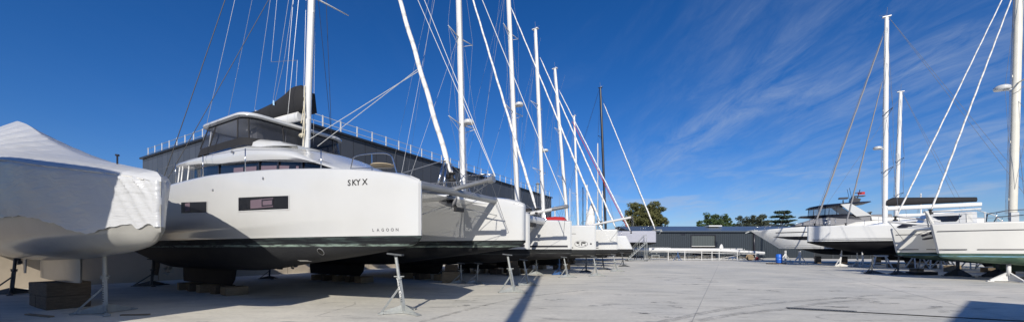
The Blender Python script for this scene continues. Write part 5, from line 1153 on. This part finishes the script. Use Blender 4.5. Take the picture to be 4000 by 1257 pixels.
def block(pos, size, rz, mtl, label, group):
    mb = MB(); R_ = random.Random(int(pos.x * 100)); mb.box((0, 0, size[2] / 2), size)
    return_o = mb.build('timber_block', mtl); return_o.location = pos; return_o.rotation_euler = (0, 0, rz)
    bm = bmesh.new(); bm.from_mesh(return_o.data); bmesh.ops.bevel(bm, geom=bm.edges, offset=.012, segments=1, affect='EDGES'); bm.to_mesh(return_o.data); bm.free()
    return tag(return_o, label, 'timber block', group)
rb = random.Random(4)
for hullv, names in ((6.1, 'near'), (11.2, 'far')):
    for i in range(5):
        lab = {0: 'timber nearest the rudder under the %s keel of the flybridge catamaran', 1: 'second timber from the rudder end under the %s keel of the flybridge catamaran', 2: 'middle timber of five under the %s keel of the flybridge catamaran', 3: 'fourth timber from the rudder end under the %s keel of the flybridge catamaran', 4: 'widest timber under the %s keel of the flybridge catamaran, nearest its bow'}[i] % names
        block(uv(-17.3 + i * .82, hullv + rb.uniform(-.05, .05)), (.55 if i == 4 else .32, .62, .27), -ANG + rb.uniform(-.2, .2), WOOD2 if i % 2 == 0 else WOOD, lab, 'timbers under the flybridge catamaran')
# stacks under the shrink-wrapped hull: two columns
k = 0
for a, (du, wdt) in enumerate(((-15.75, .8), (-14.85, .9))):
    for lv in range(2 if a == 0 else 2):
        hh = .31 if a == 0 else .33
        block(uv(du, 2.62) + Vector((0, 0, lv * (hh + .003))), (wdt, .75, hh), -ANG + rb.uniform(-.06, .06), WOOD, ('dark timber in the left stack under the shrink wrapped hull, ' if a == 0 else 'dark timber in the right stack under the shrink wrapped hull, ') + ('bottom one' if lv == 0 else 'top one'), 'timbers under the shrink wrapped hull')
for du in (-13.35,):
    block(uv(du, 2.0), (1.0, .1, .03), -ANG + .2, WOOD2, 'thin pale plank lying in front of the dark timber stacks', 'loose planks')
pk = block(uv(-11.6, 3.1), (.6, .08, .03), .1, WOOD2, 'thin pale plank lying right of the grey stand on the lit concrete', 'loose planks')
rows = [('second', [13.9, 18.9], [-11.8, -13.0, -14.2]), ('third', [20.5, 25.5], [-10.6, -11.8, -13.0]), ('fourth', [30.8, 35.8], [-13.2, -14.6])]
for nm, vv, uu in rows:
    for vi, v in enumerate(vv):
        for i, u in enumerate(uu):
            pos_ = ['sternmost', 'middle', 'foremost'][::-1][i] if len(uu) == 3 else ['foremost', 'sternmost'][i]
            block(uv(u, v), (.42, .7, .3), -ANG + rb.uniform(-.15, .15), WOOD if (i + vi) % 2 else WOOD2, '%s timber under the %s keel of the %s catamaran in the left row' % (pos_, ('near', 'far')[vi], nm), 'timbers under the left row')
for i, (px, py, hh) in enumerate(((1762, 1102, .5), (2003, 1074, .55), (1620, 1075, .4), (2205, 1050, .6))):
    block(G(px, py), (.7, .6, hh), rb.uniform(-.4, .4), WOOD2 if i % 2 == 0 else WOOD, ['big stack of pale timber beyond the far keel of the flybridge catamaran', 'dark timber pile behind the far bow stand of the flybridge catamaran', 'pale timber pile in deep shade near the wheeled trestle', 'tall dark timber pile under the third catamaran'][i], 'timber piles in the shade')
    block(G(px, py) + Vector((.02, .02, hh + .002)), (.5, .45, hh * .6), rb.uniform(-.4, .4), WOOD, ['smaller timber on top of the big pale stack beyond the far keel', 'smaller timber on top of the dark pile behind the far bow stand', 'smaller timber on top of the pile near the wheeled trestle', 'smaller timber on top of the tall dark pile under the third catamaran'][i], 'timber piles in the shade')
# right row supports
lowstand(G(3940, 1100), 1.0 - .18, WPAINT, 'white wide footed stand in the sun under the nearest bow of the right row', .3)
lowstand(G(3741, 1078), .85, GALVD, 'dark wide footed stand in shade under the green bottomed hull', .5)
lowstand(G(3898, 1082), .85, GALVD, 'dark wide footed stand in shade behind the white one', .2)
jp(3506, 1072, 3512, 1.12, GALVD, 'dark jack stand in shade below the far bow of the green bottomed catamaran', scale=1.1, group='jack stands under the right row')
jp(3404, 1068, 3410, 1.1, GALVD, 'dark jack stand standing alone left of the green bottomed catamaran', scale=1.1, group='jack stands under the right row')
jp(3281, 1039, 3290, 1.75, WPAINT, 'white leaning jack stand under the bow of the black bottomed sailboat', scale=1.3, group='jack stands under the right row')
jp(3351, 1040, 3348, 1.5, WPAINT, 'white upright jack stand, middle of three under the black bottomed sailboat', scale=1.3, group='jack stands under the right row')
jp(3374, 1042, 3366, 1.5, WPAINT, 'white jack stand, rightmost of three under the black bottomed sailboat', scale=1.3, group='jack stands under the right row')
vstand(G(3068, 1028), 1.35, WPAINT, 'white braced stand under the yacht bow, nearer the blue barrel', .25)
vstand(G(3124, 1030), 1.3, WPAINT, 'white braced stand under the yacht bow, farther from the blue barrel', .25)
for i, (px, py, h_) in enumerate(((3440, 1044, .95), (3585, 1048, 1.0), (3655, 1050, .9), (3690, 1048, .85), (3805, 1050, .9), (3870, 1046, .85))):
    b = G(px, py); t = thing('white_trestle', ['white trestle in front of the dark fence, leftmost of the trestles behind the right row', 'white trestle right behind the far green bow', 'white trestle with a bright top, second from the far green bow', 'white trestle in the middle below the green bottom', 'white trestle seen right of the middle dark stand', 'white trestle seen just left of the white wide footed stand'][i], 'trestle', b, rb.uniform(-.4, .4), 'white trestles behind the right row')
    for sx_ in (-1, 1):
        l = MB(); l.tube((sx_ * .3, 0, h_), (sx_ * .6, -.3, .03), .055, n=4); l.tube((sx_ * .3, 0, h_), (sx_ * .6, .4, .03), .055, n=4); l.build('leg_frame', WPAINT, t)
    bm_ = MB(); bm_.box((0, 0, h_), (.9, .14, .12)); bm_.box((0, -.15, h_ * .4), (.95, .06, .06)); bm_.build('beam', WPAINT, t)
for i, (px, py, s_) in enumerate(((3720, 1060, .8), (3862, 1062, .5), (3580, 1066, .4), (3925, 1064, .5))):
    block(G(px, py), (s_, .5, .42 if i == 0 else .3), rb.uniform(-.3, .3), WOOD2 if i == 0 else WOOD, ['pale wooden crate block in the shade under the green hull', 'dark timber block between the trestles of the right row', 'dark timber block behind the far green bow', 'dark timber block behind the white wide footed stand'][i], 'timbers under the right row')
block(G(3600, 1072), (1.5, .5, .18), .1, RUBBER, 'long black beam lying in the shade under the green bottomed catamaran', 'timbers under the right row')
for i, (u, v) in enumerate(((12.3, 42), (13.4, 42), (14.5, 42), (8.9, 50), (11, 50), (13.5, 50), (13.5, 26.2), (14.5, 26.2), (13.5, 30.9), (14.6, 30.9))):
    block(uv(u, v), (.45, .8, .3 if i < 3 or i > 5 else .75), -ANG, WOOD, ['left timber under the keel of the black bottomed sailboat', 'middle timber under the keel of the black bottomed sailboat', 'right timber under the keel of the black bottomed sailboat', 'left timber under the motor yacht', 'middle timber under the motor yacht', 'right timber under the motor yacht', 'left timber under the near green keel', 'right timber under the near green keel', 'left timber under the far green keel', 'right timber under the far green keel'][i], 'timbers under the right row')
# blue barrel on a pallet
bp0 = G(3043, 1030)
br = thing('plastic_barrel', 'bright blue plastic barrel beside the motor yacht stands', 'barrel', bp0 + Vector((0, 0, .1)))
MB().lathe((0, 0, 0), [(.24, 0), (.28, .04), (.29, .3), (.305, .32), (.29, .34), (.29, .56), (.305, .58), (.29, .6), (.27, .84), (.22, .9)], 20).build('drum', BLUE, br); MB().lathe((.1, 0, .9), [(.05, 0), (.05, .03)], 10).build('cap', RUBBER, br)
pal = thing('pallet', 'low dark pallet under the blue barrel', 'pallet', bp0 + Vector((-.3, 0, 0)), .1)
pm = MB()
for k in range(5): pm.box((0, -.4 + .2 * k, .08), (1.5, .12, .03))
for k in (-1, 0, 1): pm.box((k * .65, 0, .03), (.1, .95, .06))
pm.build('slats', WOOD, pal)

# stored masts on trestles, white rail fence
fy = 50.0
def fx(px, y=fy): return (px - CX) / F * y
for i, (x0, x1, yy, z, r) in enumerate(((2478, 2985, 51.0, 1.42, .3), (2535, 2620, 51.7, 1.62, .12), (2440, 2600, 52.5, 1.35, .2), (2600, 2900, 52.4, 1.5, .15))):
    a = at(x0, 972, yy); b = at(x1, 972, yy); L_ = b.x - a.x
    mo = thing('stored_mast', ['thick white mast lying the length of the rack in front of the shed', 'short white spar on top of the left end of the long mast', 'white spar stored behind the access steps', 'thin white spar lying behind the long mast'][i], 'mast', (a.x, yy, 0), 0, 'masts stored on the rack')
    z1 = z - (.45 if i == 0 else 0)
    mb = MB(); mb.tube((0, 0, z), (L_ * .62, 0, z - .06 if i == 0 else z), r * .85, n=10, flat=1); mb.tube((L_ * .62, 0, z - .06 if i == 0 else z), (L_, 0, z1), r * .85, r * .6, n=10); mb.build('tube', ALU, mo)
    f = MB()
    for k in range(5): f.box((L_ * (.12 + .18 * k), -r * .6, z - .02), (.12, .05, .3))
    f.build('fittings', GALV, mo)
spb = thing('spreader_fairing', 'small white upright fairing standing on the long stored mast', 'spar fitting', at(2818, 972, 51)); spb.location.z = 1.4
MB().loft([[Vector((w_ * cos(2 * pi * k / 10), .1 * sin(2 * pi * k / 10), z)) for k in range(10)] for z, w_ in ((0, .3), (.4, .26), (.7, .15), (.78, .04))]).build('fairing', ALU, spb)
fn = thing('rail_fence', 'white painted rail fence with thin posts in front of the stored masts', 'fence', (fx(2480), fy, 0))
xx = [2520, 2610, 2675, 2741, 2781, 2809, 2880, 2952]
for px in xx: MB().box((fx(px) - fx(2480), 0, .62), (.075, .06, 1.24)).build('post', WPAINT, fn)
rl_ = MB(); rl_.tube((fx(2500) - fx(2480), 0, 1.12), (fx(2600) - fx(2480), -.02, 1.12), .03, n=5); rl_.tube((fx(2600) - fx(2480), -.05, 1.14), (fx(2985) - fx(2480), -.05, .68 + .1), .045, n=5); rl_.tube((fx(2610) - fx(2480), 0, .15), (fx(2960) - fx(2480), 0, .12), .04, n=5); rl_.tube((fx(2790) - fx(2480), -.1, .1), (fx(2890) - fx(2480), -.1, .75), .03, n=5); rl_.build('rail', WPAINT, fn)
for i, px in enumerate((2500, 2560, 2640, 2700, 2760, 2850, 2900)):
    c = at(px, 972, 51.6 + .2 * (i % 2)); c.z = 0; t = thing('mast_rack', 'dark steel rack carrying the stored masts, ' + ['at the left end by the access steps', 'behind the grey wire cage', 'left of the blue wheeled stand', 'behind the third white post', 'below the roller door', 'under the right part of the masts', 'nearest the cable reel'][i], 'rack', c, 0, 'racks under the stored masts')
    f = MB(); 
    for sx_ in (-.5, .5): f.box((sx_, 0, .55), (.08, .08, 1.1)); f.box((sx_, .8, .55), (.08, .08, 1.1))
    for z in (.25, .65, 1.0): f.box((0, 0, z), (1.1, .06, .06)); f.box((0, .8, z), (1.1, .06, .06))
    f.build('frame', GALV if i < 2 else GALVD, t)
    g_ = MB()
    for k in range(6): g_.tube((-1.2, .1 + .12 * k, .3 + .12 * (k % 3)), (1.3, .1 + .1 * k, .32 + .13 * (k % 4)), .04, n=5, mi=k % 2)
    g_.build('stored_tubes', [WOOD, GALV], t)
bs_ = thing('wheeled_stand', 'blue wheeled stand in front of the stored masts', 'stand', at(2648, 972, 49)); bs_.location.z = 0
f = MB()
for a in (0, 120, 240): a = radians(a + 20); f.tube((0, 0, .75), (cos(a) * .55, sin(a) * .55, .08), .035, n=5); f.lathe((cos(a) * .55, sin(a) * .55, .05), [(.05, -.02), (.05, .02)], 8, axis='y')
f.tube((0, 0, .3), (0, 0, 1.15), .05, n=8); f.build('frame', BLUES, bs_)
bs2 = thing('dolly', 'low dark blue wheeled frame right of the middle of the mast rack', 'stand', at(2862, 972, 48.5)); bs2.location.z = 0
f = MB(); f.tube((-.5, 0, .35), (.5, 0, .35), .03, n=5); f.path([(-.55, 0, .08), (-.45, 0, .4), (0, 0, .5), (.5, 0, .4), (.6, 0, .08)], .03, 5); f.tube((0, 0, .08), (0, 0, .5), .03, n=5); f.build('frame', BLUES, bs2)
rl2 = thing('cable_reel', 'brown cable reel at the right end of the mast rack', 'reel', at(2929, 972, 48.6)); rl2.location.z = 0
MB().lathe((0, 0, .42), [(.4, -.22), (.4, -.18), (.2, -.17), (.2, .17), (.4, .18), (.4, .22)], 18, axis='y').build('drum', WOOD2, rl2)
sc0 = thing('scrap_pile', 'tangled dark spars and red engine parts beside the cable reel', 'scrap pile', at(2952, 972, 48.9)); sc0.location.z = 0
f = MB(); r7 = random.Random(9)
for k in range(22): a = Vector((r7.uniform(-.6, .9), r7.uniform(-.3, .4), r7.uniform(.05, .7))); f.tube(a, a + Vector((r7.uniform(-.7, .9), r7.uniform(-.2, .2), r7.uniform(-.3, .3))), .025, n=4)
f.build('spars', GALVD, sc0); MB().box((.1, -.1, .25), (.3, .3, .35)).build('engine_part', REDC, sc0)
# movable access steps
st = thing('access_steps', 'grey wheeled access steps leaning up to the pale grey sailboat', 'steps', at(2487, 972, 46.5)); st.location.z = 0
sw_ = (2533 - 2457) / F * 46.5 / 2
f = MB()
for y in (-.35, .35):
    f.tube((-sw_, y, .15), (sw_ * .95, y, 2.35), .05, n=4); f.tube((sw_ * .95, y, 2.35), (sw_ * .95, y, .1), .05, n=4); f.tube((-sw_, y, .15), (sw_ * .95, y, .15), .04, n=4)
f.build('frame', GALV, st)
for k in range(9): MB().box((-sw_ + 1.95 * sw_ * (k + .6) / 9.4, 0, .15 + 2.2 * (k + .6) / 9.4), (.24, .66, .04)).build('tread', GALV, st)
h = MB()
for y in (-.35, .35): h.path([(-sw_ * .4, y, .8), (-sw_ * .4, y, 1.7), (sw_ * .9, y, 3.35), (sw_ * .9, y, 2.35)], .025, 5); h.tube((sw_ * .2, y, 1.5), (sw_ * .2, y, 2.5), .02, n=4)
h.build('handrail', GALV, st)
for x in (-sw_, sw_ * .95):
    for y in (-.35, .35): MB().lathe((x, y, .09), [(.09, -.03), (.09, .03)], 12, axis='y').build('wheel', RUBBER, st)
# dark mesh fence behind the right row
mf = thing('mesh_fence', 'dark mesh fence behind the keels of the right row', 'fence', (46.5, 57, 0))
MB().box((12, 0, .6), (24, .04, 1.2)).build('mesh_panel', clad_mat('fence_mesh', (.03, .033, .035), .12, axis=0, var=.02), mf)
for k in range(9): MB().box((k * 2.9, -.06, .65), (.07, .07, 1.3)).build('post', GALVD, mf)

# ================================================================== far sailboats seen only by their masts
for i, (px, topy, y, w, dark) in enumerate(((2293, 722, 66, .16, 0), (2277, 730, 64, .09, 1), (2335, 560, 70, .13, 0), (2353, 745, 76, .13, 0), (2168, 805, 62, .12, 0), (2482, 820, 90, .14, 0), (2470, 838, 84, .1, 1), (2510, 815, 96, .14, 0), (2226, 735, 70, .08, 0), (3885 - 288, 755, 60, .12, 0))):
    b = at(px, 972, y); tz = EYE + (CY - topy) * y / F; b.z = 0
    lab = ['far white mast just right of the tall slim mast of the left row', 'far thin dark mast between the slim white masts of the left row', 'far pale mast left of the black mast, taller than its neighbours', 'far short white mast touching the black mast', 'far short mast seen beside the corner of the storage building', 'far white mast at the left side of the big pine', 'far thin dark mast left of the big pine', 'far white mast in front of the big pine crown', 'far very thin mast above the red deck cover', 'far short white mast above the black boom cover'][i]
    t = thing('distant_sailboat', lab, 'sailboat', b, radians(-25 + 9 * i), 'distant sailboats')
    H_ = Hull(9, 0, [(-9, 1.1), (-4, 1.4), (0, .1)], [(-9, 1.9), (0, 2.1)], .9, [(-9, .6), (-4, .3), (0, .8)], inset=[(-9, .3), (0, .05)]); ho_ = H_.build('hull', [WHITE, amb], t, n=10)
    for v in ho_.data.vertices: v.co.x += 4.2
    mm_ = MB(); mm_.tube((0, 0, 1.9), (0, 0, tz), w, w * .8, n=6); mm_.tube((0, -.9, tz * .6), (0, .9, tz * .6), w * .25, n=4); mm_.build('mast', BLACKTOP if dark else ALU, t)
    wires(t, [((0, 1.2, 2), (0, 0, tz), .012), ((0, -1.2, 2), (0, 0, tz), .012), ((4, 0, 2.1), (0, 0, tz * .96), .02), ((-4.4, 0, 2), (0, 0, tz), .012)], WIREG, 'rigging')

# ================================================================== trees
def leaf_mat(name, col, col2):
    m = mat(name, col, .75, col2=col2, vscale=.9, var=.1); return m
BARK = mat('bark', (.09, .065, .045), .9, var=.4, vscale=4, bump=.8, bscale=8)
BARE = mat('dry_twigs', (.20, .15, .11), .9, var=.3)
def tree(label, px0, px1, ptop, y, mtl, seed, pbase=None, shape='pine', leaf=.22, n=120, per=110, name='pine_tree', cat_='tree'):
    R_ = random.Random(seed); cx_ = (px0 + px1) / 2; b = at(cx_, 972, y); b.z = 0; top = EYE + (CY - ptop) * y / F; w = (px1 - px0) / F * y / 2
    t = thing(name, label, cat_, b, 0, 'trees beyond the shed'); zb = top * .27
    tr = MB(); tr.loft([[Vector((.15 * sin(z) + r * cos(2 * pi * k / 10), .1 * cos(z * .7) + r * sin(2 * pi * k / 10), z)) for k in range(10)] for z, r in ((0, .38), (top * .25, .3), (top * .5, .22), (top * .8, .1))])
    clumps = []
    for i in range(n):
        if shape == 'cedar':
            lev = R_.randrange(7); zz = zb + (top - zb) * (lev + .5) / 7 + R_.uniform(-.25, .25); rad = w * (1.15 - .15 * lev) * sqrt(R_.random()); a = R_.uniform(0, 2 * pi); p = Vector((rad * cos(a) + w * .06 * lev, rad * sin(a) * .8, zz + .12 * rad)); s = (R_.uniform(.6, 1.1), R_.uniform(.5, .9), R_.uniform(.12, .25))
        else:
            a = R_.uniform(0, 2 * pi); ph = R_.uniform(-.5, 1); rr_ = R_.random() ** .35; zc = zb + (top - zb) * .45; hz = (top - zb) * .52
            cw = w * (1.0 - .12 * sin(3 * a + seed)); p = Vector((cw * rr_ * cos(a) * sqrt(max(0, 1 - ph * ph * .75)), cw * .8 * rr_ * sin(a) * sqrt(max(0, 1 - ph * ph * .75)), zc + hz * ph * rr_)); q = R_.uniform(.45, 1.05) * w * .22; s = (q, q, q * .62)
        clumps.append((p, s))
    for p, s in R_.sample(clumps, min(28, len(clumps))):
        z0 = min(p.z - .4, R_.uniform(.3, .75) * top); tr.path([Vector((0, 0, z0)), Vector((p.x * .5, p.y * .5, z0 + (p.z - z0) * .35)), p], .07, 5)
    tr.build('trunk', BARK, t); cr = MB()
    for p, s in clumps:
        for _ in range(per):
            d = Vector((R_.gauss(0, 1), R_.gauss(0, 1), R_.gauss(0, 1))).normalized() * (R_.random() ** .4); c = p + Vector((d.x * s[0], d.y * s[1], d.z * s[2]))
            u_ = Vector((R_.gauss(0, 1), R_.gauss(0, 1), R_.gauss(0, .7))).normalized(); v_ = u_.cross(Vector((R_.gauss(0, 1), R_.gauss(0, 1), R_.gauss(0, 1)))).normalized(); l = leaf * R_.uniform(.6, 1.3)
            cr.v += [tuple(c - u_ * l), tuple(c + v_ * l * .45), tuple(c + u_ * l), tuple(c - v_ * l * .45)]; o = len(cr.v) - 4; cr.f.append([o, o + 1, o + 2, o + 3]); cr.m.append(0); cr.sm.append(False)
    cr.build('crown', mtl, t); return t
LG1 = leaf_mat('pine_needles', (.15, .145, .045), (.05, .06, .02)); LG2 = leaf_mat('oak_leaves', (.07, .115, .035), (.03, .055, .02)); LG3 = leaf_mat('cedar_needles', (.035, .065, .04), (.018, .035, .024)); LG4 = leaf_mat('olive_grey_leaves', (.085, .10, .06), (.04, .05, .032))
tree('broad round pine tree beyond the left end of the low shed', 2438, 2598, 784, 88, LG1, 1, n=230, per=100)
tree('dense dark green round tree over the middle of the low shed roof', 2733, 2855, 830, 92, LG2, 2, n=150, per=90, name='oak_tree')
tree('small low dark green tree touching the right side of the round one', 2826, 2880, 855, 93, LG2, 6, n=60, per=70, name='oak_tree')
tree('grey green bushy tree between the round tree and the cedar', 2872, 3010, 836, 91, LG4, 3, n=170, per=85, name='holm_oak')
tree('dark flat layered cedar right of the grey green tree, above the shed roof', 2945, 3110, 822, 90, LG3, 4, shape='cedar', n=190, per=60, name='cedar_tree')
for i, (a, b_, c_, y) in enumerate(((3325, 3400, 812, 70), (3385, 3470, 822, 72))):
    t = tree(['brownish half bare bush behind the motor yacht stern', 'brownish half bare bush behind the tallest mast of the right row'][i], a, b_, c_, y, mat('brown_leaves', (.16, .13, .085), .8, col2=(.07, .06, .045), vscale=2), 20 + i, n=46, per=26, leaf=.16, name='bare_bush', cat_='bush')
